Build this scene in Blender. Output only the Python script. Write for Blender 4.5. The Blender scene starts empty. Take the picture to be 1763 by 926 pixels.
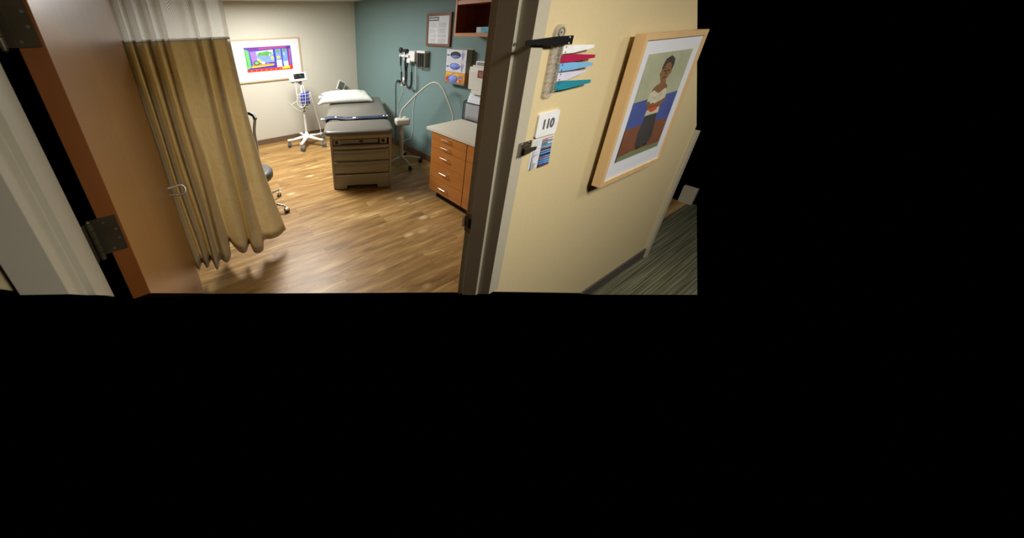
import bpy, bmesh, math, random
from mathutils import Vector, Matrix
random.seed(7)
PI = math.pi
scene = bpy.context.scene
COL = scene.collection

# ------------------------------------------------------------------ camera
cd = bpy.data.cameras.new('camera')
cam = bpy.data.objects.new('camera', cd); COL.objects.link(cam); scene.camera = cam
cd.sensor_fit = 'HORIZONTAL'; cd.sensor_width = 36.0
cd.lens = 545.93 / 1763 * 36.0
cd.shift_x = (881.5 - 634.69) / 1763
cd.shift_y = (296.57 - 463.0) / 1763
cd.clip_start = 0.05
def _rod(rx, ry, rz):
    r = Vector((rx, ry, rz)); return Matrix.Rotation(r.length, 3, r.normalized())
RW = _rod(1.9427, -0.5326, 0.3005)           # world -> camera (x right, y down, z forward)
Rt = RW.transposed()
cm = Matrix((Rt @ Vector((1, 0, 0)), Rt @ Vector((0, -1, 0)), Rt @ Vector((0, 0, -1)))).transposed().to_4x4()
cm.translation = (0, 0, 1.95)
cam.matrix_world = cm
cd.dof.use_dof = True; cd.dof.focus_distance = 2.9
cd.dof.aperture_fstop = 3.5

# ------------------------------------------------------------------ world, lights, exposure
w = bpy.data.worlds.new('world'); scene.world = w; w.use_nodes = True
w.node_tree.nodes['Background'].inputs[0].default_value = (0, 0, 0, 1)
w.node_tree.nodes['Background'].inputs[1].default_value = 0.0
scene.view_settings.view_transform = 'Standard'
scene.view_settings.look = 'None'
scene.view_settings.gamma = 1.0
scene.view_settings.use_curve_mapping = False
scene.view_settings.exposure = 0.0
ROOM_LIGHT = (1.10, 4.30, 2.352); ROOM_W = 112.0
HALL_LIGHT = (1.10, -0.45, 2.502); HALL_W = 43.0
HALL_LIGHT2 = (2.95, -0.50, 2.502); HALL2_W = 16.0
def area(name, loc, sx, sy, watts, col):
    l = bpy.data.lights.new(name, 'AREA'); l.shape = 'RECTANGLE'; l.size = sx; l.size_y = sy
    l.energy = watts; l.color = col
    o = bpy.data.objects.new(name, l); COL.objects.link(o); o.location = loc
    return o
# lamps: one area light just under the diffuser of each ceiling fixture
area('troffer_light', (ROOM_LIGHT[0], ROOM_LIGHT[1], ROOM_LIGHT[2] - 0.02), 0.56, 1.14, ROOM_W, (1.0, 0.99, 0.965))
area('hall_light', (HALL_LIGHT[0], HALL_LIGHT[1], HALL_LIGHT[2] - 0.02), 0.5, 0.5, HALL_W, (1.0, 0.95, 0.87))
area('hall_light', (HALL_LIGHT2[0], HALL_LIGHT2[1], HALL_LIGHT2[2] - 0.02), 0.5, 0.5, HALL2_W, (1.0, 0.95, 0.87))

# ------------------------------------------------------------------ materials
def _nt(name):
    m = bpy.data.materials.new(name); m.use_nodes = True
    nt = m.node_tree; return m, nt, nt.nodes['Principled BSDF']
def N(nt, t, **kw):
    n = nt.nodes.new(t)
    for k, v in kw.items():
        if k.startswith('i_'):
            key = k[2:]
            n.inputs[int(key) if key.isdigit() else key].default_value = v
        else: setattr(n, k, v)
    return n
def mat(name, col, rough=0.5, metal=0.0, var=0.06, scale=30.0, bump=0.0, stretch=(1, 1, 1), coat=0.0, trans=0.0, alpha=1.0, emit=None, spec=None):
    m, nt, b = _nt(name); L = nt.links
    tc = N(nt, 'ShaderNodeTexCoord'); mp = N(nt, 'ShaderNodeMapping'); mp.inputs['Scale'].default_value = stretch
    no = N(nt, 'ShaderNodeTexNoise'); no.inputs['Scale'].default_value = scale; no.inputs['Detail'].default_value = 4
    L.new(tc.outputs['Object'], mp.inputs[0]); L.new(mp.outputs[0], no.inputs['Vector'])
    cr = N(nt, 'ShaderNodeValToRGB')
    c0 = [max(0, c * (1 - var)) for c in col]; c1 = [min(1, c * (1 + var)) for c in col]
    cr.color_ramp.elements[0].position = 0.3; cr.color_ramp.elements[1].position = 0.7
    cr.color_ramp.elements[0].color = (*c0, 1); cr.color_ramp.elements[1].color = (*c1, 1)
    L.new(no.outputs['Fac'], cr.inputs[0]); L.new(cr.outputs[0], b.inputs['Base Color'])
    b.inputs['Roughness'].default_value = rough; b.inputs['Metallic'].default_value = metal
    b.inputs['Coat Weight'].default_value = coat; b.inputs['Coat Roughness'].default_value = 0.2
    b.inputs['Transmission Weight'].default_value = trans; b.inputs['Alpha'].default_value = alpha
    if spec is not None: b.inputs['Specular IOR Level'].default_value = spec
    if bump:
        bp = N(nt, 'ShaderNodeBump'); bp.inputs['Strength'].default_value = bump; bp.inputs['Distance'].default_value = 0.002
        L.new(no.outputs['Fac'], bp.inputs['Height']); L.new(bp.outputs[0], b.inputs['Normal'])
    if emit:
        b.inputs['Emission Color'].default_value = (*col, 1); b.inputs['Emission Strength'].default_value = emit
    return m
def srgb(r, g, b):
    f = lambda c: (c / 255 / 12.92) if c / 255 <= 0.04045 else ((c / 255 + 0.055) / 1.055) ** 2.4
    return (f(r), f(g), f(b))

def wood(name, ca, cb, rough=0.35, axis='Z', scale=6.0, coat=0.0):
    m, nt, b = _nt(name); L = nt.links
    tc = N(nt, 'ShaderNodeTexCoord'); mp = N(nt, 'ShaderNodeMapping')
    st = {'X': (0.12, 2, 2), 'Y': (2, 0.12, 2), 'Z': (2, 2, 0.12)}[axis]
    mp.inputs['Scale'].default_value = st
    no = N(nt, 'ShaderNodeTexNoise'); no.inputs['Scale'].default_value = scale; no.inputs['Detail'].default_value = 8; no.inputs['Roughness'].default_value = 0.65
    n2 = N(nt, 'ShaderNodeTexNoise'); n2.inputs['Scale'].default_value = scale * 9; n2.inputs['Detail'].default_value = 3
    mx = N(nt, 'ShaderNodeMath', operation='MULTIPLY_ADD'); mx.inputs[1].default_value = 0.3; 
    cr = N(nt, 'ShaderNodeValToRGB')
    cr.color_ramp.elements[0].position = 0.4; cr.color_ramp.elements[1].position = 0.85
    cr.color_ramp.elements[0].color = (*ca, 1); cr.color_ramp.elements[1].color = (*cb, 1)
    L.new(tc.outputs['Object'], mp.inputs[0]); L.new(mp.outputs[0], no.inputs['Vector']); L.new(mp.outputs[0], n2.inputs['Vector'])
    L.new(n2.outputs['Fac'], mx.inputs[0]); L.new(no.outputs['Fac'], mx.inputs[2]); L.new(mx.outputs[0], cr.inputs[0])
    L.new(cr.outputs[0], b.inputs['Base Color']); b.inputs['Roughness'].default_value = rough
    b.inputs['Coat Weight'].default_value = coat
    return m

def floor_planks():
    m, nt, b = _nt('wood_plank_floor'); L = nt.links
    tc = N(nt, 'ShaderNodeTexCoord'); mp = N(nt, 'ShaderNodeMapping')
    mp.inputs['Location'].default_value = (-0.80, -0.02, 0)
    br = N(nt, 'ShaderNodeTexBrick'); br.offset = 0.37; br.offset_frequency = 2; br.squash = 1.0
    br.inputs['Scale'].default_value = 1.0; br.inputs['Brick Width'].default_value = 1.22; br.inputs['Row Height'].default_value = 0.204
    br.inputs['Mortar Size'].default_value = 0.0012; br.inputs['Mortar Smooth'].default_value = 0.4; br.inputs['Bias'].default_value = 0.0
    br.inputs['Color1'].default_value = (0.15, 0.15, 0.15, 1); br.inputs['Color2'].default_value = (0.85, 0.85, 0.85, 1)
    L.new(tc.outputs['Object'], mp.inputs[0]); L.new(mp.outputs[0], br.inputs['Vector'])
    bw = N(nt, 'ShaderNodeRGBToBW'); L.new(br.outputs['Color'], bw.inputs[0])
    # grain, shifted per plank
    sc = N(nt, 'ShaderNodeMapping'); sc.inputs['Scale'].default_value = (0.9, 7.0, 1)
    cb = N(nt, 'ShaderNodeCombineXYZ'); mu = N(nt, 'ShaderNodeMath', operation='MULTIPLY'); mu.inputs[1].default_value = 37.0
    L.new(bw.outputs[0], mu.inputs[0]); L.new(mu.outputs[0], cb.inputs[0]); L.new(mu.outputs[0], cb.inputs[2])
    ad = N(nt, 'ShaderNodeVectorMath', operation='ADD'); L.new(mp.outputs[0], sc.inputs[0]); L.new(sc.outputs[0], ad.inputs[0]); L.new(cb.outputs[0], ad.inputs[1])
    g1 = N(nt, 'ShaderNodeTexNoise'); g1.inputs['Scale'].default_value = 2.3; g1.inputs['Detail'].default_value = 8; g1.inputs['Roughness'].default_value = 0.62; g1.inputs['Distortion'].default_value = 0.6
    L.new(ad.outputs[0], g1.inputs['Vector'])
    a2 = N(nt, 'ShaderNodeMath', operation='MULTIPLY_ADD'); a2.inputs[1].default_value = 0.16
    L.new(bw.outputs[0], a2.inputs[0]); L.new(g1.outputs['Fac'], a2.inputs[2])
    cr = N(nt, 'ShaderNodeValToRGB'); e = cr.color_ramp.elements
    e[0].position = 0.34; e[0].color = (*srgb(110, 78, 38), 1); e[1].position = 0.80; e[1].color = (*srgb(204, 174, 116), 1)
    k = e.new(0.50); k.color = (*srgb(146, 110, 58), 1)
    k = e.new(0.64); k.color = (*srgb(168, 131, 76), 1)
    L.new(a2.outputs[0], cr.inputs[0])
    # pale knots / chatoyant flecks
    vo = N(nt, 'ShaderNodeTexVoronoi'); vo.inputs['Scale'].default_value = 1.0
    s2 = N(nt, 'ShaderNodeMapping'); s2.inputs['Scale'].default_value = (2.6, 5.2, 1); s2.inputs['Rotation'].default_value = (0, 0, 0.3)
    L.new(mp.outputs[0], s2.inputs[0]); L.new(s2.outputs[0], vo.inputs['Vector'])
    kr = N(nt, 'ShaderNodeValToRGB'); kr.color_ramp.elements[0].position = 0.04; kr.color_ramp.elements[0].color = (1, 1, 1, 1)
    kr.color_ramp.elements[1].position = 0.21; kr.color_ramp.elements[1].color = (0, 0, 0, 1)
    L.new(vo.outputs['Distance'], kr.inputs[0])
    gn = N(nt, 'ShaderNodeTexNoise'); gn.inputs['Scale'].default_value = 2.1; L.new(mp.outputs[0], gn.inputs['Vector'])
    gr = N(nt, 'ShaderNodeValToRGB'); gr.color_ramp.elements[0].position = 0.46; gr.color_ramp.elements[1].position = 0.56
    L.new(gn.outputs['Fac'], gr.inputs[0])
    km = N(nt, 'ShaderNodeMath', operation='MULTIPLY'); L.new(kr.outputs[0], km.inputs[0]); L.new(gr.outputs[0], km.inputs[1])
    k5 = N(nt, 'ShaderNodeMath', operation='MULTIPLY'); k5.inputs[1].default_value = 0.75; L.new(km.outputs[0], k5.inputs[0])
    mx = N(nt, 'ShaderNodeMixRGB'); mx.inputs[2].default_value = (*srgb(232, 208, 160), 1)
    L.new(k5.outputs[0], mx.inputs[0]); L.new(cr.outputs[0], mx.inputs[1])
    m2 = N(nt, 'ShaderNodeMixRGB'); m2.inputs[2].default_value = (*srgb(96, 66, 36), 1)
    f2 = N(nt, 'ShaderNodeMath', operation='MULTIPLY'); f2.inputs[1].default_value = 0.65; L.new(br.outputs['Fac'], f2.inputs[0])
    L.new(f2.outputs[0], m2.inputs[0]); L.new(mx.outputs[0], m2.inputs[1]); L.new(m2.outputs[0], b.inputs['Base Color'])
    b.inputs['Roughness'].default_value = 0.42
    b.inputs['Specular IOR Level'].default_value = 0.45
    return m

def carpet_mat():
    m, nt, b = _nt('striped_carpet'); L = nt.links
    tc = N(nt, 'ShaderNodeTexCoord'); mp = N(nt, 'ShaderNodeMapping'); mp.inputs['Scale'].default_value = (1.2, 95, 1)
    mp.inputs['Rotation'].default_value = (0, 0, 0.0)
    no = N(nt, 'ShaderNodeTexNoise'); no.inputs['Scale'].default_value = 1.0; no.inputs['Detail'].default_value = 3
    L.new(tc.outputs['Object'], mp.inputs[0]); L.new(mp.outputs[0], no.inputs['Vector'])
    cr = N(nt, 'ShaderNodeValToRGB'); e = cr.color_ramp.elements
    e[0].position = 0.36; e[0].color = (*srgb(66, 66, 52), 1); e[1].position = 0.66; e[1].color = (*srgb(122, 120, 96), 1)
    k = e.new(0.5); k.color = (*srgb(90, 90, 71), 1)
    L.new(no.outputs['Fac'], cr.inputs[0]); L.new(cr.outputs[0], b.inputs['Base Color'])
    bp = N(nt, 'ShaderNodeBump'); bp.inputs['Strength'].default_value = 0.6; bp.inputs['Distance'].default_value = 0.004
    L.new(no.outputs['Fac'], bp.inputs['Height']); L.new(bp.outputs[0], b.inputs['Normal'])
    b.inputs['Roughness'].default_value = 0.95; b.inputs['Specular IOR Level'].default_value = 0.1
    return m

def fabric_mat(name, ca, cb, transl=0.35):
    m, nt, b = _nt(name); L = nt.links
    uv = N(nt, 'ShaderNodeUVMap')
    vo = N(nt, 'ShaderNodeTexNoise'); vo.inputs['Scale'].default_value = 5.0; vo.inputs['Detail'].default_value = 2; vo.inputs['Distortion'].default_value = 2.2
    L.new(uv.outputs[0], vo.inputs['Vector'])
    cr = N(nt, 'ShaderNodeValToRGB'); e = cr.color_ramp.elements
    e[0].position = 0.44; e[0].color = (*ca, 1); e[1].position = 0.56; e[1].color = (*ca, 1)
    k = e.new(0.50); k.color = (*cb, 1)
    L.new(vo.outputs['Fac'], cr.inputs[0]); L.new(cr.outputs[0], b.inputs['Base Color'])
    b.inputs['Roughness'].default_value = 0.5; b.inputs['Sheen Weight'].default_value = 0.25
    tr = N(nt, 'ShaderNodeBsdfTranslucent'); L.new(cr.outputs[0], tr.inputs['Color'])
    mx = N(nt, 'ShaderNodeMixShader'); mx.inputs[0].default_value = transl
    out = nt.nodes['Material Output']; L.new(b.outputs[0], mx.inputs[1]); L.new(tr.outputs[0], mx.inputs[2]); L.new(mx.outputs[0], out.inputs[0])
    return m

def net_mat():
    m, nt, b = _nt('white_netting'); L = nt.links
    uv = N(nt, 'ShaderNodeUVMap'); sp = N(nt, 'ShaderNodeSeparateXYZ'); L.new(uv.outputs[0], sp.inputs[0])
    def s(out, k, ph=0):
        a = N(nt, 'ShaderNodeMath', operation='MULTIPLY_ADD'); a.inputs[1].default_value = k; a.inputs[2].default_value = ph
        L.new(out, a.inputs[0]); c = N(nt, 'ShaderNodeMath', operation='COSINE'); L.new(a.outputs[0], c.inputs[0]); return c.outputs[0]
    K = 2 * PI / 0.0190
    vz = N(nt, 'ShaderNodeMath', operation='MULTIPLY'); vz.inputs[1].default_value = 1.15; L.new(sp.outputs[1], vz.inputs[0])
    sa = N(nt, 'ShaderNodeMath', operation='ADD'); sb = N(nt, 'ShaderNodeMath', operation='SUBTRACT')
    for q in (sa, sb): L.new(sp.outputs[0], q.inputs[0]); L.new(vz.outputs[0], q.inputs[1])
    p = N(nt, 'ShaderNodeMath', operation='MULTIPLY'); L.new(s(sa.outputs[0], K / 2), p.inputs[0]); L.new(s(sb.outputs[0], K / 2), p.inputs[1])
    ab = N(nt, 'ShaderNodeMath', operation='ABSOLUTE'); L.new(p.outputs[0], ab.inputs[0])
    gt = N(nt, 'ShaderNodeMath', operation='GREATER_THAN'); gt.inputs[1].default_value = 0.36; L.new(ab.outputs[0], gt.inputs[0])
    tr = N(nt, 'ShaderNodeBsdfTransparent'); mx = N(nt, 'ShaderNodeMixShader')
    tl = N(nt, 'ShaderNodeBsdfTranslucent'); tl.inputs['Color'].default_value = (0.93, 0.94, 0.92, 1)
    b.inputs['Base Color'].default_value = (0.93, 0.94, 0.92, 1); b.inputs['Roughness'].default_value = 0.7
    m1 = N(nt, 'ShaderNodeMixShader'); m1.inputs[0].default_value = 0.6; L.new(b.outputs[0], m1.inputs[1]); L.new(tl.outputs[0], m1.inputs[2])
    L.new(gt.outputs[0], mx.inputs[0]); L.new(m1.outputs[0], mx.inputs[1]); L.new(tr.outputs[0], mx.inputs[2])
    L.new(mx.outputs[0], nt.nodes['Material Output'].inputs[0])
    return m

def mesh_metal():
    m, nt, b = _nt('black_wire_mesh'); L = nt.links
    tc = N(nt, 'ShaderNodeTexCoord'); sp = N(nt, 'ShaderNodeSeparateXYZ'); L.new(tc.outputs['Object'], sp.inputs[0])
    ads = N(nt, 'ShaderNodeMath', operation='ADD'); L.new(sp.outputs[0], ads.inputs[0]); L.new(sp.outputs[1], ads.inputs[1])
    def s(out):
        a = N(nt, 'ShaderNodeMath', operation='MULTIPLY'); a.inputs[1].default_value = 2 * PI / 0.0028
        L.new(out, a.inputs[0]); c = N(nt, 'ShaderNodeMath', operation='COSINE'); L.new(a.outputs[0], c.inputs[0]); return c.outputs[0]
    mxn = N(nt, 'ShaderNodeMath', operation='MAXIMUM'); L.new(s(ads.outputs[0]), mxn.inputs[0]); L.new(s(sp.outputs[2]), mxn.inputs[1])
    gt = N(nt, 'ShaderNodeMath', operation='GREATER_THAN'); gt.inputs[1].default_value = 0.86; L.new(mxn.outputs[0], gt.inputs[0])
    b.inputs['Base Color'].default_value = (0.03, 0.03, 0.035, 1); b.inputs['Roughness'].default_value = 0.4
    tr = N(nt, 'ShaderNodeBsdfTransparent'); mx = N(nt, 'ShaderNodeMixShader')
    L.new(gt.outputs[0], mx.inputs[0]); L.new(tr.outputs[0], mx.inputs[1]); L.new(b.outputs[0], mx.inputs[2]); L.new(mx.outputs[0], nt.nodes['Material Output'].inputs[0])
    return m

M = {}
M['cream'] = mat('cream_wall_paint', srgb(203, 198, 182), 0.7, var=0.02, scale=90, bump=0.25)
M['teal'] = mat('teal_wall_paint', srgb(113, 138, 136), 0.7, var=0.02, scale=90, bump=0.25)
M['yellow'] = mat('yellow_wall_paint', srgb(216, 197, 150), 0.7, var=0.02, scale=90, bump=0.3)
M['ceil'] = mat('ceiling_tile', (0.62, 0.60, 0.55), 0.9, var=0.08, scale=120, bump=0.5)
M['floor'] = floor_planks()
M['carpet'] = carpet_mat()
M['brownbase'] = mat('brown_vinyl_base', srgb(112, 88, 68), 0.5)
M['darkbase'] = mat('dark_vinyl_base', srgb(82, 76, 70), 0.6)
M['frame_paint'] = mat('beige_metal_frame_paint', srgb(188, 180, 158), 0.42, var=0.02, scale=60)
M['door_face'] = wood('maple_door_veneer', srgb(152, 102, 48), srgb(166, 114, 58), 0.30, 'Z', 5, coat=0.0)
M['door_edge'] = wood('maple_door_edge', srgb(126, 72, 28), srgb(140, 82, 35), 0.45, 'Z', 6)
M['cab_wood'] = wood('cabinet_maple', srgb(180, 110, 48), srgb(194, 126, 60), 0.35, 'Y', 5, coat=0.1)
M['shelf_wood'] = wood('shelf_maple', srgb(186, 112, 52), srgb(200, 128, 64), 0.4, 'Y', 5)
M['shaded_wood'] = wood('shaded_cabinet_inside', srgb(112, 54, 24), srgb(128, 62, 30), 0.5, 'Z', 6)  # maple interior, its shade put into a darker wood colour
M['walnut'] = wood('walnut_frame', srgb(98, 62, 42), srgb(120, 80, 54), 0.4, 'Z', 12)
M['pale_wood'] = wood('pale_maple_frame', srgb(214, 176, 122), srgb(226, 192, 140), 0.4, 'Z', 8)
M['pale_wood_x'] = wood('pale_maple_frame_rail', srgb(218, 182, 140), srgb(228, 194, 152), 0.4, 'X', 8)
M['counter'] = mat('laminate_counter', srgb(222, 215, 196), 0.4, var=0.03, scale=200)
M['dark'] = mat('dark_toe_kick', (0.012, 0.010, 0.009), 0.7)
M['bronze'] = mat('aged_bronze_hinge', srgb(96, 86, 66), 0.42, 0.7, var=0.15, scale=14)
M['nickel'] = mat('brushed_nickel', (0.62, 0.60, 0.56), 0.28, 1.0, stretch=(1, 1, 8))
M['chrome'] = mat('chrome', (0.75, 0.75, 0.76), 0.14, 1.0, var=0.02)
M['steel'] = mat('dull_steel', (0.33, 0.32, 0.30), 0.38, 0.9, var=0.1)
M['vinyl'] = mat('taupe_vinyl', srgb(100, 95, 86), 0.34, var=0.03, scale=14, bump=0.1, coat=0.1)
M['tablebody'] = mat('taupe_plastic', srgb(148, 146, 138), 0.5, var=0.03)
M['tabletrim'] = mat('tan_metal_trim', srgb(170, 158, 136), 0.45, var=0.03)
M['tablepanel'] = mat('dark_taupe_panel', srgb(112, 92, 74), 0.5, var=0.03)
M['pillow'] = mat('white_pillowcase', srgb(196, 200, 189), 0.85, var=0.02, scale=8)
M['white'] = mat('white_plastic', srgb(226, 226, 222), 0.4, var=0.01)
M['offwhite'] = mat('off_white_plastic', srgb(216, 213, 201), 0.45, var=0.02)
M['lampwhite'] = mat('cream_enamel', srgb(198, 196, 184), 0.4, var=0.02)
M['black'] = mat('black_plastic', (0.012, 0.012, 0.014), 0.4)
M['blackrubber'] = mat('black_rubber', (0.018, 0.018, 0.018), 0.6)
M['grey'] = mat('grey_plastic', (0.10, 0.105, 0.11), 0.5)
M['screen'] = mat('dark_screen', (0.015, 0.016, 0.018), 0.12)
M['tabscreen'] = mat('grey_green_screen', srgb(96, 98, 88), 0.12, var=0.3, scale=12)
M['blue'] = mat('blue_cuff_nylon', srgb(38, 50, 146), 0.6, var=0.2, scale=30)
M['navy'] = mat('navy_strap_webbing', srgb(44, 52, 78), 0.5, var=0.1, scale=80)
M['paper'] = mat('white_paper', srgb(216, 218, 222), 0.8, var=0.01)
M['ink'] = mat('grey_ink', (0.10, 0.10, 0.11), 0.8)
M['lightink'] = mat('pale_grey_ink', (0.42, 0.42, 0.44), 0.8)
M['cardside'] = mat('grey_carton_side', srgb(146, 140, 126), 0.8)
M['lavblue'] = mat('lavender_blue_nitrile', srgb(128, 146, 226), 0.6, var=0.15, scale=40, bump=0.5)
M['violet'] = mat('violet_print', srgb(86, 92, 168), 0.7)
M['orange'] = mat('orange_carton', srgb(214, 148, 52), 0.7, var=0.3, scale=24)
M['brownside'] = mat('brown_carton_side', srgb(138, 92, 48), 0.8, var=0.1)
M['redlabel'] = mat('red_brown_label', srgb(126, 54, 42), 0.7, var=0.1)
M['skyblue'] = mat('sky_blue_carton', srgb(120, 196, 222), 0.7, var=0.25, scale=14)
M['acrylic'] = mat('clear_acrylic', (0.62, 0.56, 0.46), 0.12, var=0.2, scale=60, alpha=0.38)
M['stack_mesh'] = mesh_metal()
M['fl_black'] = mat('black_flag', (0.010, 0.010, 0.010), 0.3)
M['fl_white'] = mat('white_flag', srgb(240, 240, 238), 0.35)
M['fl_red'] = mat('crimson_flag', srgb(178, 34, 76), 0.35)
M['fl_blue'] = mat('light_blue_flag', srgb(124, 182, 226), 0.35)
M['fl_lav'] = mat('lavender_white_flag', srgb(214, 212, 228), 0.35)
M['fl_teal'] = mat('teal_flag', srgb(44, 140, 158), 0.35)
M['curtain'] = fabric_mat('gold_brown_curtain', srgb(230, 215, 176), srgb(224, 208, 167), 0.45)
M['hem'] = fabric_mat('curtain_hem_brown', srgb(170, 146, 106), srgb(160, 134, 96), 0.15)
M['net'] = net_mat()
M['white_cloth'] = fabric_mat('white_seam_cloth', (0.9, 0.9, 0.88), (0.86, 0.86, 0.84), 0.6)
M['lens'] = mat('lamp_diffuser', (1.0, 0.97, 0.92), 0.6, emit=2.5, var=0.0)
def flat(name, r, g, b, rough=0.6, var=0.12, scale=20): 
    k = 'c_' + name
    if k not in M: M[k] = mat(name + '_pigment', srgb(r, g, b), rough, var=var, scale=scale)
    return M[k]

# ------------------------------------------------------------------ mesh builder
class MB:
    def __init__(s): s.bm = bmesh.new(); s.mi = 0
    def _mark(s, before):
        if s.mi:
            for f in s.bm.faces:
                if f not in before: f.material_index = s.mi
    def box(s, c, d, rz=0, bev=0.0, rot=None, seg=2):
        bf = set(s.bm.faces) if s.mi else ()
        mtx = Matrix.Translation(c) @ (rot.to_4x4() if rot is not None else Matrix.Rotation(rz, 4, 'Z')) @ Matrix.Diagonal((*d, 1))
        r = bmesh.ops.create_cube(s.bm, size=1.0, matrix=mtx)
        if bev > 0:
            es = list({e for v in r['verts'] for e in v.link_edges})
            bmesh.ops.bevel(s.bm, geom=es, offset=bev, segments=seg, profile=0.5, affect='EDGES')
        s._mark(bf); return s
    def bb(s, x0, x1, y0, y1, z0, z1, bev=0.0):
        return s.box(((x0 + x1) / 2, (y0 + y1) / 2, (z0 + z1) / 2), (abs(x1 - x0), abs(y1 - y0), abs(z1 - z0)), bev=bev)
    def cyl(s, p0, p1, r0, r1=None, n=16):
        r1 = r0 if r1 is None else r1
        p0, p1 = Vector(p0), Vector(p1); d = (p1 - p0).normalized()
        a = d.orthogonal().normalized(); b = d.cross(a)
        bf = set(s.bm.faces) if s.mi else ()
        A = [s.bm.verts.new(p0 + (a * math.cos(t) + b * math.sin(t)) * r0) for t in [2 * PI * i / n for i in range(n)]]
        B = [s.bm.verts.new(p1 + (a * math.cos(t) + b * math.sin(t)) * r1) for t in [2 * PI * i / n for i in range(n)]]
        for i in range(n): s.bm.faces.new((A[i], A[(i + 1) % n], B[(i + 1) % n], B[i]))
        s.bm.faces.new(A[::-1]); s.bm.faces.new(B); s._mark(bf); return s
    def tube(s, pts, r, n=8, closed=False, sub=0):
        P = [Vector(p) for p in pts]
        if sub: P = smooth(P, sub, closed)
        m = len(P); rings = []; prev = None
        bf = set(s.bm.faces) if s.mi else ()
        for i, p in enumerate(P):
            if closed: t = P[(i + 1) % m] - P[i - 1]
            else: t = P[min(i + 1, m - 1)] - P[max(i - 1, 0)]
            t.normalize()
            if prev is None: a = t.orthogonal().normalized()
            else:
                a = prev - t * prev.dot(t); a.normalize()
            prev = a; b = t.cross(a); rr = r[i] if isinstance(r, (list, tuple)) else r
            rings.append([s.bm.verts.new(p + (a * math.cos(q) + b * math.sin(q)) * rr) for q in [2 * PI * k / n for k in range(n)]])
        for i in range(m if closed else m - 1):
            A, B = rings[i], rings[(i + 1) % m]
            for k in range(n): s.bm.faces.new((A[k], A[(k + 1) % n], B[(k + 1) % n], B[k]))
        if not closed: s.bm.faces.new(rings[0][::-1]); s.bm.faces.new(rings[-1])
        s._mark(bf); return s
    def ball(s, c, r, sc=(1, 1, 1), rot=None, u=16, v=10):
        bf = set(s.bm.faces) if s.mi else ()
        mtx = Matrix.Translation(c) @ (rot.to_4x4() if rot is not None else Matrix.Identity(4)) @ Matrix.Diagonal((r * sc[0], r * sc[1], r * sc[2], 1))
        bmesh.ops.create_uvsphere(s.bm, u_segments=u, v_segments=v, radius=1.0, matrix=mtx); s._mark(bf); return s
    def prism(s, poly, o, ax, ay, h):
        """2D polygon on axes ax, ay from origin o, extruded by vector h"""
        bf = set(s.bm.faces) if s.mi else ()
        o, ax, ay, h = Vector(o), Vector(ax), Vector(ay), Vector(h)
        A = [s.bm.verts.new(o + ax * p[0] + ay * p[1]) for p in poly]
        B = [s.bm.verts.new(o + ax * p[0] + ay * p[1] + h) for p in poly]
        n = len(poly)
        for i in range(n): s.bm.faces.new((A[i], A[(i + 1) % n], B[(i + 1) % n], B[i]))
        s.bm.faces.new(A[::-1]); s.bm.faces.new(B); s._mark(bf); return s
    def face(s, pts):
        bf = set(s.bm.faces) if s.mi else ()
        s.bm.faces.new([s.bm.verts.new(p) for p in pts]); s._mark(bf); return s
    def lathe(s, prof, c=(0, 0, 0), n=24, tilt=None):
        bf = set(s.bm.faces) if s.mi else ()
        c = Vector(c); T = tilt or Matrix.Identity(3); rings = []
        for r, z in prof:
            rings.append([s.bm.verts.new(c + T @ Vector((r * math.cos(2 * PI * i / n), r * math.sin(2 * PI * i / n), z))) for i in range(n)])
        for A, B in zip(rings, rings[1:]):
            for i in range(n): s.bm.faces.new((A[i], A[(i + 1) % n], B[(i + 1) % n], B[i]))
        s.bm.faces.new(rings[0][::-1]); s.bm.faces.new(rings[-1]); s._mark(bf); return s
    def slab(s, x0, x1, y0, y1, rc, layers, k=6):
        """rounded-corner slab, layers = [(inset, z)]"""
        rings = []
        for ins, z in layers:
            r = max(rc - ins, 0.004); pts = []
            for cx, cy, a0 in ((x1 - ins - r, y1 - ins - r, 0), (x0 + ins + r, y1 - ins - r, PI / 2), (x0 + ins + r, y0 + ins + r, PI), (x1 - ins - r, y0 + ins + r, 1.5 * PI)):
                for i in range(k + 1):
                    a = a0 + PI / 2 * i / k; pts.append((cx + r * math.cos(a), cy + r * math.sin(a), z))
            rings.append([s.bm.verts.new(p) for p in pts])
        for A, B in zip(rings, rings[1:]):
            n = len(A)
            for i in range(n): s.bm.faces.new((A[i], A[(i + 1) % n], B[(i + 1) % n], B[i]))
        s.bm.faces.new(rings[0][::-1]); s.bm.faces.new(rings[-1]); return s
    def grid(s, fn, nu, nv, uvs=None, flip=False):
        bf = set(s.bm.faces) if s.mi else ()
        V = [[s.bm.verts.new(fn(i / nu, j / nv)) for j in range(nv + 1)] for i in range(nu + 1)]
        lay = s.bm.loops.layers.uv.verify() if uvs else None
        for i in range(nu):
            for j in range(nv):
                idx = [(i, j), (i + 1, j), (i + 1, j + 1), (i, j + 1)]
                if flip: idx = idx[::-1]
                f = s.bm.faces.new([V[a][b] for a, b in idx])
                if lay:
                    for l, (a, b) in zip(f.loops, idx): l[lay].uv = uvs(a / nu, b / nv)
        s._mark(bf); return s
    def cut(s, p, q, n_like):
        """end the mesh along the straight line p-q, square to direction n_like; the lower side is not built"""
        p, q = Vector(p), Vector(q); n = (q - p).cross(Vector(n_like)).normalized()
        if n.z < 0: n = -n
        g = s.bm.verts[:] + s.bm.edges[:] + s.bm.faces[:]
        r = bmesh.ops.bisect_plane(s.bm, geom=g, plane_co=p, plane_no=n, clear_inner=True, clear_outer=False)
        es = [e for e in r['geom_cut'] if isinstance(e, bmesh.types.BMEdge)]
        if es: bmesh.ops.holes_fill(s.bm, edges=es, sides=0)
        return s

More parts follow.
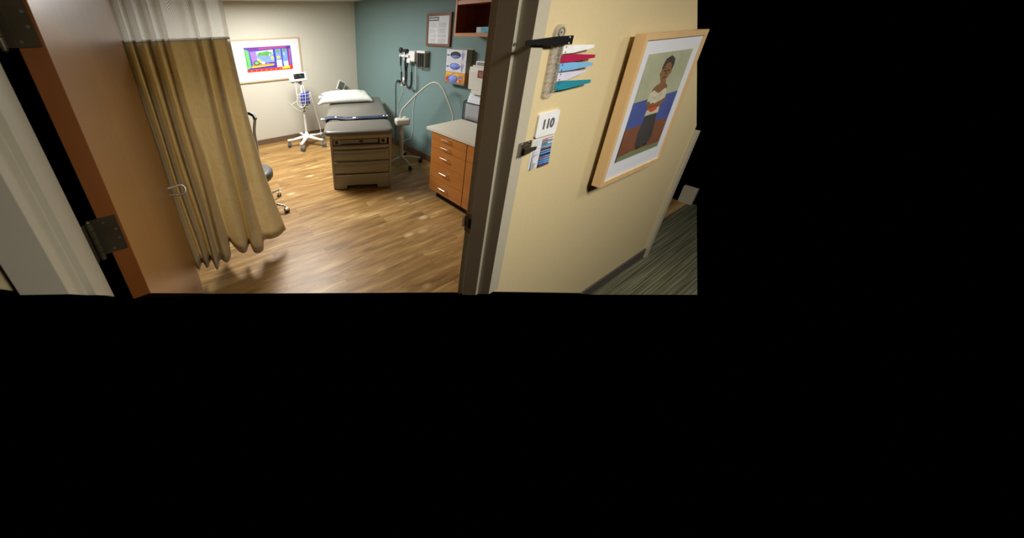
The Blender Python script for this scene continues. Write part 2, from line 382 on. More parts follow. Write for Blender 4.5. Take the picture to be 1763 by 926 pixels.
def smooth(P, k, closed=False):
    n = len(P); out = []
    for i in range(n if closed else n - 1):
        if closed: a, b, c, d = P[i - 1], P[i], P[(i + 1) % n], P[(i + 2) % n]
        else: a, b, c, d = P[max(i - 1, 0)], P[i], P[i + 1], P[min(i + 2, n - 1)]
        for j in range(k):
            t = j / k
            out.append(0.5 * ((2 * b) + (c - a) * t + (2 * a - 5 * b + 4 * c - d) * t * t + (3 * b - a - 3 * c + d) * t ** 3))
    if not closed: out.append(P[-1])
    return out

def root_of(o):
    while o.parent: o = o.parent
    return o
def obj(name, mb, mats, parent=None, angle=38, solid=0.0, sub=0):
    """link one mesh; built in world coordinates, baked into the coordinates of its thing"""
    bm = mb.bm; bmesh.ops.recalc_face_normals(bm, faces=bm.faces[:]) if not getattr(mb, 'keep', False) else None
    for f in bm.faces: f.smooth = True
    for e in bm.edges:
        if len(e.link_faces) == 2 and e.calc_face_angle(0) > math.radians(angle): e.smooth = False
    me = bpy.data.meshes.new(name); bm.to_mesh(me); bm.free()
    o = bpy.data.objects.new(name, me); COL.objects.link(o)
    for m_ in (mats if isinstance(mats, (list, tuple)) else [mats]): me.materials.append(m_)
    if parent is not None:
        r = root_of(parent)
        if not mb_local(mb): me.transform(r.matrix_basis.inverted())
        o.parent = parent
    if angle < 45 and not solid:
        md = o.modifiers.new('flat_faces', 'WEIGHTED_NORMAL'); md.keep_sharp = True; md.weight = 100
    if solid:
        md = o.modifiers.new('thickness', 'SOLIDIFY'); md.thickness = solid; md.offset = 0
    if sub:
        md = o.modifiers.new('subdivision', 'SUBSURF'); md.levels = sub; md.render_levels = sub
    return o
def mb_local(mb): return getattr(mb, 'local', False)
def L_(): m = MB(); m.local = True; return m

def thing(name, label, cat, loc=(0, 0, 0), rz=0, group=None):
    o = bpy.data.objects.new(name, None); COL.objects.link(o); o.empty_display_size = 0.05
    o.matrix_basis = Matrix.Translation(loc) @ Matrix.Rotation(rz, 4, 'Z')
    o['label'] = label; o['category'] = cat
    if group: o['group'] = group
    return o
def tag(o, label, cat, group=None):
    o['label'] = label; o['category'] = cat
    if group: o['group'] = group
    return o
def struct(name, mb, mats, label=None, **k):
    o = obj(name, mb, mats, **k); o['kind'] = 'structure'
    if label: o['label'] = label
    return o
def copy_tree(o, parent=None):
    c = o.copy(); COL.objects.link(c); c.parent = parent
    for ch in list(o.children): copy_tree(ch, c)
    return c

XT, YB, YH, YR = 3.037, 5.872, 0.783, 0.99      # teal wall, back wall, hall face and room face of the front wall
CEIL, HCEIL = 2.37, 2.52
# ------------------------------------------------------------------ structure
m = MB(); m.face([(-0.46, 2.505, 0), (1.50, 1.335, 0), (XT, 1.335, 0), (XT, YB, 0), (-0.46, YB, 0)])
struct('floor', m, M['floor'], 'wood plank floor of the exam room')
m = MB(); m.face([(2.33, YH + 0.02, 0.0), (3.05, 0.365, 0), (4.73, 0.90, 0), (4.68, 0.965, 0), (3.30, 0.965, 0), (3.30, YH + .02, 0)])
struct('floor_hall', m, M['carpet'], 'dark green striped hall carpet')
m = MB(); m.bb(-0.95, XT + 0.1, YB, YB + 0.1, 0, CEIL)
struct('wall_back', m, M['cream'], 'cream back wall')
m = MB(); m.bb(XT, XT + 0.1, 1.42, YB, 0, CEIL)
struct('wall_right', m, M['teal'], 'teal right wall')
m = MB(); m.bb(-0.95, XT + 0.1, 1.0, YB + 0.1, CEIL, CEIL + 0.08)
struct('ceiling', m, M['ceil'])
m = MB(); m.bb(-0.9, 4.7, -1.2, 0.99, HCEIL, HCEIL + 0.08)
struct('ceiling_hall', m, M['ceil'])
# hall wall to the right of the opening; its low left end stops with the view
m = MB(); m.bb(1.17, 3.22, YH + 0.01, YR - 0.012, 0, HCEIL)
m.cut((1.188, YH, 0.640), (2.377, YH, 0.0), (0, 1, 0))
b_ = m.bm; g = b_.verts[:] + b_.edges[:] + b_.faces[:]
bmesh.ops.bisect_plane(b_, geom=g, plane_co=(2.44, YH, 2.03), plane_no=Vector((0.8, 0, 0.76)).normalized(), clear_outer=True)
struct('wall_front', m, M['yellow'], 'yellow hall wall')
m = MB(); m.bb(-0.62, -0.397, YH + 0.01, YR - 0.012, 0, HCEIL); m.cut((-0.41, YH, 1.483), (-0.62, YH, 1.66), (0, 1, 0))
struct('wall_front_left', m, M['yellow'])
m = MB(); m.bb(-0.40, 1.19, YH + 0.01, YR - 0.012, 2.19, HCEIL)
struct('wall_front_header', m, M['yellow'])
# baseboards
m = MB(); m.bb(-0.46, XT - 0.012, YB - 0.012, YB, 0.0, 0.10, bev=0.003)
struct('baseboard_back', m, M['brownbase'])
m = MB(); m.bb(XT - 0.012, XT, 2.70, YB, 0.0, 0.10, bev=0.003)
struct('baseboard_right', m, M['brownbase'])
m = MB(); m.bb(2.20, 3.196, YH - 0.002, YH + 0.01, 0.0, 0.098, bev=0.002); m.cut((2.20, YH, 0.095), (2.377, YH, 0.0), (0, 1, 0))
struct('baseboard_front', m, M['darkbase'])

# door frames: double-rabbet profile
def jamb_profile(xo, sgn, cutline, name):
    """sgn=+1: opening lies towards -X of xo (right jamb)."""
    s = sgn
    prof = [(0, YH), (0, 0.850), (-0.016, 0.850), (-0.016, 0.940), (0, 0.940), (0, YR), (0.069, YR), (0.069, YR - 0.012), (0.04, YR - 0.012), (0.04, YH + 0.012), (0.069, YH + 0.012), (0.069, YH)]
    m = MB(); m.prism([(xo + s * a, y) for a, y in prof], (0, 0, 0), (1, 0, 0), (0, 1, 0), (0, 0, 2.19))
    for c in cutline: m.cut(*c)
    # soften the arrises
    es = [e for e in m.bm.edges if abs((e.verts[0].co - e.verts[1].co).normalized().z) > 0.99]
    bmesh.ops.bevel(m.bm, geom=es, offset=0.0022, segments=2, affect='EDGES', profile=0.5)
    return struct(name, m, M['frame_paint'], 'beige painted metal door frame jamb')
jr = jamb_profile(1.119, 1, [((1.119, 0.987, 0.494), (1.119, 0.783, 0.668), (1, 0, 0))], 'trim_1')
jl = jamb_profile(-0.327, -1, [((-0.327, 0.783, 1.437), (-0.327, 0.99, 1.246), (1, 0.0, -0.5))], 'trim_2')
m = MB(); m.bb(-0.327, 1.119, YH, YR, 2.12, 2.19)
struct('trim_3', m, M['frame_paint'])
# strike plate on the right jamb
m = MB(); m.prism([(0.935, 0.945), (0.992, 0.945), (0.992, 1.062), (0.935, 1.062)], (1.1185, 0, 0), (0, 1, 0), (0, 0, 1), (-0.0022, 0, 0))
m.bb(1.098, 1.118, 0.990, 0.9935, 0.972, 1.036)
sp = obj('strike_plate', m, mat('worn_bronze_plate', srgb(158, 142, 116), 0.5, 0.2), jr)
sp['label'] = 'bronze strike plate'
m = MB(); m.bb(1.1155, 1.1164, 0.950, 0.970, 0.975, 1.032)
obj('strike_hole', m, M['dark'], sp)
# small grey disc painting the black flag's shadow on the stop
m = MB(); m.cyl((1.111, 0.851, 1.872), (1.111, 0.8465, 1.872), 0.0065)
obj('flag_shadow_spot', m, M['grey'], jr)

# far door frame on the hall wall, opening and its other jamb
m = MB(); m.prism([(3.205, YH - 0.012), (3.262, YH - 0.012), (3.262, YR), (3.262 - 0.04, YR), (3.262 - 0.04, YH + 0.01), (3.205, YH + 0.01)], (0, 0, 0), (1, 0, 0), (0, 1, 0), (0, 0, 1.17))
struct('trim_4', m, M['frame_paint'], 'pale frame of the next doorway')
m = MB(); m.face([(3.27, 0.965, 0.001), (4.68, 0.965, 0.001), (4.68, 1.55, 0.001), (3.27, 1.55, 0.001)])
struct('floor_next_room', m, M['floor'])
m = MB(); m.bb(4.66, 4.71, 0.93, 1.05, 0.0, 0.20, bev=0.003)
struct('trim_5', m, M['frame_paint'], 'far jamb of the next doorway')

# ------------------------------------------------------------------ ceiling lamps
def troffer(loc, sx, sy, label):
    t = thing('ceiling_light', label, 'ceiling light', (loc[0], loc[1], loc[2]))
    m = L_(); f = 0.03; h = 0.017
    for a in (-1, 1):
        m.box((a * (sx / 2 - f / 2), 0, h / 2), (f, sy, h)); m.box((0, a * (sy / 2 - f / 2), h / 2), (sx, f, h))
    obj('frame', m, M['white'], t)
    m = L_(); m.box((0, 0, h - 0.003), (sx - 2 * f, sy - 2 * f, 0.004)); obj('diffuser', m, M['lens'], t)
troffer(ROOM_LIGHT, 0.62, 1.22, 'long recessed ceiling light over the exam room, off the top of the view')
troffer(HALL_LIGHT, 0.58, 0.58, 'square ceiling light in the hall nearer the exam room doorway')
troffer(HALL_LIGHT2, 0.58, 0.58, 'square ceiling light in the hall nearer the next doorway')

# ------------------------------------------------------------------ door leaf
D0, D1, DX, DT = 1.032, 2.355, -0.255, 0.047
m = MB(); m.bb(DX - DT, DX, D0, D1, 0.012, 2.115, bev=0.0015)
m.cut((DX, 1.032, 1.185), (DX, 2.174, 0.186), (1, 0, 0))
for f in m.bm.faces:
    c = f.calc_center_median()
    if c.y < D0 + 0.001: f.material_index = 1
door = struct('door_1', m, [M['door_face'], M['door_edge']], 'open maple veneer door with bronze hinges', angle=30)
def hinge(z0, z1, screws, cut=False):
    m = MB(); yk, xk = 1.010, -0.318
    m.bb(-0.306, -0.2615, D0 - 0.003, D0 + 0.0005, z0, z1)
    h = obj('hinge', m, M['bronze'], door); h['label'] = 'aged bronze hinge'
    L = z1 - z0
    k = MB()
    segs = 5
    for i in range(segs):
        k.cyl((xk, yk, z0 + L * i / segs + 0.001), (xk, yk, z0 + L * (i + 1) / segs - 0.001), 0.0075, n=14)
    k.ball((xk, yk, z1 + 0.002), 0.006); k.ball((xk, yk, z0 - 0.002), 0.006)
    k.bb(-0.318, -0.300, D0 - 0.006, D0 - 0.002, z0, z1)
    obj('knuckle', k, M['bronze'], h)
    k = MB(); k.bb(-0.329, -0.3255, 0.945, 1.006, z0, z1)
    obj('frame_leaf', k, M['bronze'], h)
    for dx, fz in screws:
        k = MB(); k.cyl((-0.2615 - dx, D0 - 0.0045, z0 + fz * L), (-0.2615 - dx, D0 - 0.002, z0 + fz * L), 0.0035, n=12)
        obj('screw', k, M['steel'], h)
hinge(1.372, 1.487, [(0.030, 0.86), (0.009, 0.62), (0.009, 0.36), (0.030, 0.10)])
hinge(1.930, 2.045, [(0.030, 0.86), (0.009, 0.62), (0.009, 0.36), (0.030, 0.10)])
# D-shaped handle close to the far edge
m = MB(); yh = 2.20
m.tube([(-0.256, yh, 1.050), (-0.215, yh + .02, 1.048), (-0.178, yh + .035, 1.042), (-0.163, yh + 0.03, 1.024), (-0.163, yh + .02, 1.000), (-0.178, yh + .015, 0.985), (-0.215, yh + .02, 0.986), (-0.256, yh + .03, 0.990)], 0.0068, n=10, sub=4)
hd = obj('door_handle', m, mat('satin_chrome', (0.8, 0.8, 0.79), 0.35, 0.85, var=0.02), door); hd['label'] = 'chrome loop handle'

# ------------------------------------------------------------------ privacy curtain
CT = [  # xtop, ytop, xbot, ybot
 (-0.46, 2.60, -0.50, 2.60), (-0.43, 2.68, -0.46, 2.66), (-0.40, 2.57, -0.42, 2.53), (-0.365, 2.68, -0.375, 2.63), (-0.335, 2.56, -0.335, 2.52),
 (-0.305, 2.67, -0.300, 2.61), (-0.272, 2.56, -0.262, 2.515), (-0.248, 2.68, -0.232, 2.60), (-0.214, 2.55, -0.196, 2.50), (-0.180, 2.69, -0.155, 2.60),
 (-0.132, 2.53, -0.120, 2.435), (-0.098, 2.68, -0.082, 2.56), (-0.060, 2.56, -0.040, 2.49), (-0.030, 2.66, -0.004, 2.56), (0.010, 2.62, 0.012, 2.79),
 (0.060, 2.60, 0.040, 2.68), (0.105, 2.61, 0.080, 2.565), (0.140, 2.60, 0.128, 2.55), (0.165, 2.66, 0.182, 2.66), (0.195, 2.60, 0.196, 2.50),
 (0.225, 2.58, 0.262, 2.49), (0.245, 2.67, 0.305, 2.64), (0.285, 2.62, 0.370, 2.62), (0.315, 2.60, 0.441, 2.635), (0.352, 2.66, 0.529, 2.705)]
ZT, ZB = 1.905, 0.152
tops = smooth([Vector((a, b, 0)) for a, b, c, d in CT], 6); bots = smooth([Vector((c, d, 0)) for a, b, c, d in CT], 6)
NC = len(tops) - 1
arc = [0.0]
for i in range(NC): arc.append(arc[-1] + (bots[i + 1] - bots[i]).length * 0.5 + (tops[i + 1] - tops[i]).length * 0.5)
def cpt(i, z):
    t = (ZT - z) / (ZT - ZB); t = max(0.0, t) if z < ZT else 0.0
    p = tops[i].lerp(bots[i], t ** 2.0 * 0.85 + t * 0.15 if t > 0 else 0)
    wob = 0.006 * math.sin(9 * t + i * 0.13) * t
    return Vector((p.x + wob, p.y + wob * 0.5, z))
cur = thing('privacy_curtain', 'gold brown privacy curtain with white netting top hanging behind the open door', 'curtain', (0.0, 2.62, CEIL - 0.03))
def sheet(z0, z1, nv, off=0.0):
    m = MB()
    m.grid(lambda u, v: cpt(min(NC, round(u * NC)), z0 + (z1 - z0) * v) + Vector((0, off, 0)), NC, nv, uvs=lambda u, v: (arc[min(NC, round(u * NC))], z0 + (z1 - z0) * v))
    m.keep = True; return m
obj('fabric', sheet(ZT, ZB + 0.045, 34), M['curtain'], cur, angle=80, solid=0.0015)
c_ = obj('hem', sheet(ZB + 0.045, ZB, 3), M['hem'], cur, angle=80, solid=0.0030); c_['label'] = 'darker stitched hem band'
c_ = obj('netting', sheet(CEIL - 0.035, ZT, 12), M['net'], cur, angle=80); c_['label'] = 'white open netting'
KS = [k for k, q in enumerate(CT) if q[0] == 0.225][0] * 6
m = MB(); m.grid(lambda u, v: cpt(KS - 1 + round(u * 2), ZT - (ZT - 0.75) * v) + Vector((0, -0.004, 0)), 2, 24)
c_ = obj('side_seam', m, M['white_cloth'], cur, angle=80, solid=0.002); c_['label'] = 'white vertical selvedge strip'
c_ = obj('seam', sheet(ZT + 0.010, ZT - 0.006, 1, -0.001), M['white_cloth'], cur, angle=80, solid=0.003); c_['label'] = 'white seam between netting and fabric'
m = MB(); m.bb(-0.6, 0.42, 2.605, 2.645, CEIL - 0.022, CEIL)
o = obj('curtain_track', m, M['white']); tag(o, 'white curtain track fixed to the exam room ceiling', 'curtain track')

# ------------------------------------------------------------------ framed prints
def framed(name, label, cat, origin, ax, nrm, W, H, fw, depth, matte_w, fm, art_fn, gap=0.0, group=None, fdetail=True):
    """origin = lower left corner on the wall, ax = direction to the right, nrm = out of the wall"""
    o = Vector(origin); ax = Vector(ax); nz = Vector(nrm); up = Vector((0, 0, 1))
    t = thing(name, label, cat, tuple(o))
    m = MB(); base = o + nz * gap
    for (x0, x1, y0, y1) in ((0, fw, 0, H), (W - fw, W, 0, H)):
        m.prism([(x0, y0), (x1, y0), (x1, y1), (x0, y1)], base, ax, up, nz * depth)
    for (x0, x1, y0, y1) in ((fw, W - fw, 0, fw), (fw, W - fw, H - fw, H)):
        m.prism([(x0, y0), (x1, y0), (x1, y1), (x0, y1)], base, ax, up, nz * depth)
    obj('frame', m, fm, t)
    m = MB(); m.prism([(fw, fw), (W - fw, fw), (W - fw, H - fw), (fw, H - fw)], base + nz * 0.004, ax, up, nz * (depth - 0.012))
    mt = obj('mat_board', m, M['paper'], t)
    if gap > 0:
        m = MB(); m.prism([(W * 0.08, H * 0.1), (W * 0.92, H * 0.1), (W * 0.92, H * 0.9), (W * 0.08, H * 0.9)], o, ax, up, nz * (gap + 0.002))
        obj('hanging_cleat', m, M['dark'], t)
    art_fn(t, mt, base + nz * (depth - 0.0075), ax, up, nz, W, H)
    return t
def layers(t, name, o, ax, up, nz, items, parent=None):
    """items: (material, polygon) painted one over the other, each 0.1 mm proud of the last"""
    m = MB(); mats = []
    for k, (mt, poly) in enumerate(items):
        if mt not in mats: mats.append(mt)
        m.mi = mats.index(mt)
        bf = set(m.bm.faces)
        m.prism(poly, o, ax, up, nz * (0.0003 + 0.00012 * k))
        for f in m.bm.faces:
            if f not in bf: f.material_index = m.mi
    m.mi = 0
    return obj(name, m, mats, parent or t)
def rect(x0, x1, y0, y1): return [(x0, y0), (x1, y0), (x1, y1), (x0, y1)]
def ell(cx, cy, rx, ry, n=14, ph=0, j=0.0):
    return [(cx + rx * math.cos(2 * PI * i / n + ph) * (1 + j * math.sin(5 * i)), cy + ry * math.sin(2 * PI * i / n + ph) * (1 + j * math.cos(7 * i))) for i in range(n)]

def art_interior(t, mt, o, ax, up, nz, W, H):
    x0, x1, y0, y1 = W - 0.955, W - 0.170, 0.170, 0.560
    w_, h_ = x1 - x0, y1 - y0
    X = lambda a: x0 + a * w_
    Y = lambda b: y0 + b * h_
    q = lambda *p: [(X(a), Y(b)) for a, b in p]
    violet = flat('violet', 104, 40, 150); red = flat('vermilion', 206, 50, 36); blue = flat('cobalt', 54, 48, 170)
    sky = flat('sky_blue', 120, 150, 226); grn = flat('leaf_green', 84, 160, 60); mint = flat('mint', 110, 196, 130)
    yel = flat('yellow', 244, 214, 40); org = flat('orange', 236, 130, 40); plum = flat('magenta', 160, 60, 130); blk = flat('soft_black', 24, 34, 40)
    pale = flat('pale_blue', 190, 206, 226); lilac = flat('lilac', 150, 112, 196); crim = flat('crimson', 214, 36, 50)
    it = [(blue, rect(X(0), X(1), Y(0), Y(1))),
          (violet, q((0, 1), (0.10, 0.86), (0.92, 0.90), (1, 1))), (plum, q((0.3, 0.97), (0.9, 0.99), (0.88, 0.90), (0.3, 0.90))),
          (mint, q((0, 0.12), (0.10, 0.18), (0.09, 0.86), (0, 0.95))), (grn, q((0.02, 0.2), (0.045, 0.22), (0.03, 0.9), (0.01, 0.92))), (grn, q((0.07, 0.2), (0.085, 0.22), (0.075, 0.85), (0.06, 0.87))),
          (lilac, q((0.13, 0.28), (0.24, 0.32), (0.24, 0.84), (0.11, 0.84))),
          (sky, q((0.24, 0.34), (0.61, 0.36), (0.60, 0.88), (0.23, 0.84))), (pale, q((0.25, 0.66), (0.60, 0.68), (0.60, 0.86), (0.24, 0.82))),
          (grn, [(X(0.42) + 0.16 * w_ * math.cos(a) * (1 + 0.15 * math.sin(4 * a)), Y(0.72) + 0.085 * h_ * math.sin(a) * (1 + 0.2 * math.cos(5 * a))) for a in [2 * PI * i / 24 for i in range(24)]]),
          (yel, q((0.25, 0.34), (0.36, 0.36), (0.25, 0.56))),
          (M['paper'], q((0.50, 0.62), (0.535, 0.62), (0.515, 0.74))), (M['paper'], q((0.72, 0.66), (0.75, 0.66), (0.73, 0.78))),
          (sky, q((0.65, 0.38), (0.77, 0.38), (0.77, 0.88), (0.65, 0.88))), (pale, q((0.65, 0.12), (0.77, 0.12), (0.77, 0.42), (0.65, 0.42))),
          (sky, q((0.80, 0.36), (0.91, 0.36), (0.91, 0.88), (0.80, 0.88))), (pale, q((0.80, 0.14), (0.91, 0.14), (0.91, 0.36), (0.80, 0.36))),
          (grn, ell(X(0.70), Y(0.80), 0.04 * w_, 0.06 * h_)), (yel, ell(X(0.70), Y(0.54), 0.035 * w_, 0.06 * h_)), (yel, ell(X(0.57), Y(0.52), 0.03 * w_, 0.08 * h_)),
          (grn, ell(X(0.85), Y(0.82), 0.05 * w_, 0.04 * h_)), (M['paper'], q((0.82, 0.62), (0.85, 0.62), (0.83, 0.74))),
          (org, q((0.08, 0.20), (0.60, 0.24), (0.60, 0.30), (0.16, 0.31))), (yel, q((0.10, 0.17), (0.58, 0.22), (0.58, 0.25), (0.12, 0.23))),
          (blk, ell(X(0.22), Y(0.36), 0.065 * w_, 0.10 * h_, 8, 0.4)), (mint, ell(X(0.22), Y(0.365), 0.045 * w_, 0.065 * h_, 8, 0.4)),
          (pale, ell(X(0.36), Y(0.35), 0.04 * w_, 0.06 * h_)), (lilac, ell(X(0.46), Y(0.31), 0.03 * w_, 0.03 * h_)),
          (red, q((0, 0), (1, 0), (1, 0.13), (0, 0.11))), (yel, q((0.76, 0.03), (0.95, 0.05), (0.94, 0.16), (0.76, 0.12))),
          (crim, q((0.93, 0.05), (1, 0.03), (1, 0.18), (0.94, 0.22))), (red, q((0.925, 0.2), (0.945, 0.2), (0.95, 0.86), (0.935, 0.86))), (lilac, q((0.95, 0.2), (0.97, 0.2), (0.985, 0.9), (0.96, 0.88)))]
    for k in range(14):
        a = 0.02 + k * 0.052
        it.append((org if k % 2 else crim, q((a, 0.01), (a + 0.018, 0.01), (a + 0.034, 0.10), (a + 0.02, 0.10))))
    pr = layers(t, 'print', o, ax, up, nz, it, mt); pr['label'] = 'bright patchwork print of a room with windows'
framed('framed_print', 'bright multicoloured print in a wide white mat and thin pale frame on the cream wall', 'framed picture',
       (0.640, YB, 1.132), (1, 0, 0), (0, -1, 0), 1.268, 0.690, 0.022, 0.028, 0.2, wood('light_oak_frame', srgb(186, 162, 124), srgb(198, 174, 136), 0.45, 'X', 8), art_interior, group=None)

def art_figure(t, mt, o, ax, up, nz, W, H):
    x0, x1, y0, y1 = 0.098, 0.590, 0.122, 0.678
    w_, h_ = x1 - x0, y1 - y0
    q = lambda *p: [(x0 + a * w_, y0 + b * h_) for a, b in p]
    E = lambda cx, cy, rx, ry, **k: ell(x0 + cx * w_, y0 + cy * h_, rx * w_, ry * h_, **k)
    sage = flat('sage_ground', 170, 172, 142, scale=8); blue = flat('dusky_blue', 74, 88, 150, scale=8); clay = flat('clay_brown', 124, 78, 54, scale=8)
    grn = flat('mossy_green', 120, 130, 92, scale=8); skin = flat('brown_skin_tone', 132, 94, 60, scale=10); hair = flat('dark_hair_tone', 62, 56, 50, scale=14)
    shirt = flat('cream_blouse', 196, 190, 164, scale=14); skirt = flat('charcoal_skirt', 66, 64, 62, scale=12); redc = flat('orange_red', 196, 84, 54)
    dsk = flat('shadow_brown', 96, 66, 44, scale=10); edge = flat('dark_outline', 58, 44, 36)
    it = [(sage, q((0, 0.3), (1, 0.3), (1, 1), (0, 1))), (blue, q((0, 0.28), (1, 0.28), (1, 0.60), (0, 0.585))), (clay, q((0, 0), (1, 0), (1, 0.31), (0.6, 0.34), (0, 0.33))),
          (grn, q((0, 0), (1, 0), (1, 0.055), (0.3, 0.065), (0, 0.05))), (edge, q((0, 0), (0.02, 0), (0.012, 0.32), (0, 0.32))),
          (skirt, q((0.36, 0.10), (0.48, 0.075), (0.66, 0.10), (0.72, 0.16), (0.68, 0.30), (0.63, 0.44), (0.38, 0.44), (0.33, 0.26))),
          (skin, q((0.46, 0.74), (0.58, 0.74), (0.60, 0.66), (0.44, 0.66))), (skin, E(0.50, 0.665, 0.17, 0.055)),
          (shirt, q((0.31, 0.64), (0.37, 0.665), (0.50, 0.625), (0.63, 0.665), (0.70, 0.63), (0.71, 0.55), (0.64, 0.50), (0.66, 0.42), (0.35, 0.42), (0.37, 0.50), (0.29, 0.55))),
          (skin, q((0.28, 0.57), (0.35, 0.56), (0.42, 0.52), (0.56, 0.535), (0.70, 0.56), (0.73, 0.55), (0.66, 0.485), (0.50, 0.475), (0.36, 0.475))),
          (redc, E(0.50, 0.478, 0.10, 0.032)), (skin, E(0.44, 0.515, 0.05, 0.026)), (skin, E(0.57, 0.515, 0.05, 0.026)), (dsk, q((0.40, 0.497), (0.60, 0.497), (0.60, 0.503), (0.40, 0.503))),
          (hair, E(0.515, 0.875, 0.125, 0.085)), (skin, E(0.505, 0.82, 0.10, 0.088)), (hair, q((0.39, 0.87), (0.45, 0.905), (0.56, 0.905), (0.63, 0.87), (0.62, 0.93), (0.52, 0.965), (0.42, 0.94))),
          (skin, E(0.40, 0.82, 0.018, 0.025)), (skin, E(0.612, 0.82, 0.018, 0.025)),
          (edge, E(0.46, 0.835, 0.022, 0.007)), (edge, E(0.55, 0.835, 0.022, 0.007)), (dsk, q((0.495, 0.835), (0.515, 0.835), (0.525, 0.80), (0.485, 0.80))), (dsk, E(0.505, 0.772, 0.035, 0.009)),
          (dsk, q((0.385, 0.862), (0.49, 0.852), (0.49, 0.858), (0.385, 0.87))), (shirt, E(0.50, 0.60, 0.09, 0.018)),
          (edge, E(0.44, 0.088, 0.05, 0.014)), (edge, E(0.60, 0.094, 0.05, 0.014))]
    pr = layers(t, 'painting', o, ax, up, nz, it, mt); pr['label'] = 'painting of a standing child in a white blouse and dark skirt'
framed('framed_painting', 'painting of a standing child in a deep pale wood frame on the yellow hall wall', 'framed picture',
       (1.828, YH + 0.008, 1.113), (1, 0, 0), (0, -1, 0), 0.690, 0.770, 0.028, 0.044, 0.06, M['pale_wood'], art_figure, gap=0.024)

def art_notice(t, mt, o, ax, up, nz, W, H):
    m_ = []
    it = [(M['grey'], rect(0.045, 0.235, H - 0.092, H - 0.045))]
    for k in range(9): it.append((M['paper'], rect(0.058 + k * 0.018, 0.071 + k * 0.018, H - 0.078, H - 0.060)))
    rr = random.Random(3)
    for c in (0.055, 0.235):
        for k in range(21):
            if k in (5, 11, 15): continue
            L = 0.10 + rr.random() * 0.055
            it.append((M['lightink'], rect(c, c + L, H - 0.118 - k * 0.0118, H - 0.1145 - k * 0.0118)))
    pr = layers(t, 'printed_notice', o, ax, up, nz, it, mt); pr['label'] = 'white notice sheet with grey heading and two columns of fine print'
framed('framed_notice', 'white printed notice in a dark walnut frame on the teal wall', 'framed notice',
       (XT, 3.714, 1.682), (0, -1, 0), (-1, 0, 0), 0.466, 0.398, 0.034, 0.030, 0.02, M['walnut'], art_notice)

# ------------------------------------------------------------------ casters and star bases
def caster(m_f, m_w, p, ang, r=0.028):
    """fork into m_f, twin wheels into m_w; p = swivel axis on the floor"""
    d = Vector((math.cos(ang), math.sin(ang), 0)); s = Vector((-d.y, d.x, 0)); p = Vector(p); c = p + d * 0.018 + Vector((0, 0, r))
    for k in (-1, 1): m_w.cyl(c + s * (k * 0.007), c + s * (k * 0.021), r, n=18)
    m_f.cyl(p + Vector((0, 0, r * 1.6)), p + Vector((0, 0, r * 2 + (0.045 if r > 0.035 else 0.028))), 0.008, n=10)
    m_f.box(tuple(c + Vector((0, 0, r * 0.55))), (r * 1.7, 0.054, r * 1.15), rz=ang, bev=0.008)

# ------------------------------------------------------------------ exam table
TA = -0.4628
tb = thing('exam_table', 'taupe padded medical exam table with drawers in its foot end', 'exam table', (1.389, 3.499, 0), TA)
TB_M = tb.matrix_basis.copy()
W_ = 0.766
m = L_(); m.bb(0.0, W_, 0.012, 1.25, 0.075, 0.60, bev=0.012); m.bb(0.03, W_ - 0.03, 0.09, 1.25, 0.60, 0.735)
body = obj('body', m, M['tablebody'], tb)
m = L_()
m.bb(0.0, 0.032, -0.004, 0.10, 0.01, 0.735, bev=0.008); m.bb(W_ - 0.032, W_, -0.004, 0.10, 0.01, 0.735, bev=0.008); m.bb(0.03, W_ - 0.03, -0.004, 0.05, 0.690, 0.735, bev=0.004)
obj('frame', m, M['tabletrim'], tb)
m = L_(); m.bb(0.032, W_ - 0.032, 0.07, 0.09, 0.60, 0.69); obj('niche', m, M['tablepanel'], tb)
m = L_(); m.bb(0.12, 0.60, 0.02, 0.072, 0.622, 0.672, bev=0.004); o = obj('step_bar', m, M['tablebody'], tb)
for x in (0.085, 0.665):
    m = L_(); m.bb(x - 0.045, x + 0.045, 0.01, 0.072, 0.612, 0.682, bev=0.006); o = obj('stirrup_socket', m, M['tabletrim'], tb)
    m = L_(); m.bb(x - 0.022, x + 0.014, 0.002, 0.012, 0.630, 0.668); obj('socket_opening', m, M['dark'], o)
m = L_(); m.bb(0.365, 0.41, 0.012, 0.022, 0.638, 0.660); obj('latch', m, M['dark'], tb)
def bowed(z0, z1, x0, x1, lip):
    """drawer front: slightly bowed sheet with a rolled lip along its top"""
    m = L_(); prof = [(0.0, z0), (-0.010, z0 + 0.010), (-0.016, (z0 + z1) / 2)]
    if lip: prof += [(-0.014, z1 - 0.045), (-0.008, z1 - 0.036), (-0.012, z1 - 0.030), (-0.026, z1 - 0.022), (-0.028, z1 - 0.008), (-0.018, z1)]
    else: prof += [(-0.014, z1 - 0.010), (-0.004, z1)]
    prof += [(0.02, z1), (0.02, z0)]
    n = 16; rings = []
    for i in range(n + 1):
        u = i / n; bow = -0.012 * math.sin(PI * u) ** 0.7; x = x0 + (x1 - x0) * u
        rings.append([m.bm.verts.new((x, y + (bow if y < 0.01 else 0), z - (0.005 * math.sin(PI * u) if (lip and z > z1 - 0.05) else 0))) for y, z in prof])
    for A, B in zip(rings, rings[1:]):
        for k in range(len(prof)): m.bm.faces.new((A[k], A[(k + 1) % len(prof)], B[(k + 1) % len(prof)], B[k]))
    m.bm.faces.new(rings[0]); m.bm.faces.new(rings[-1][::-1]); return m
obj('shelf_lip', bowed(0.556, 0.602, 0.034, W_ - 0.034, False), M['tabletrim'], tb, angle=50)
obj('drawer', bowed(0.398, 0.553, 0.034, W_ - 0.034, True), M['tablebody'], tb, angle=50)
obj('drawer', bowed(0.226, 0.394, 0.034, W_ - 0.034, True), M['tablebody'], tb, angle=50)
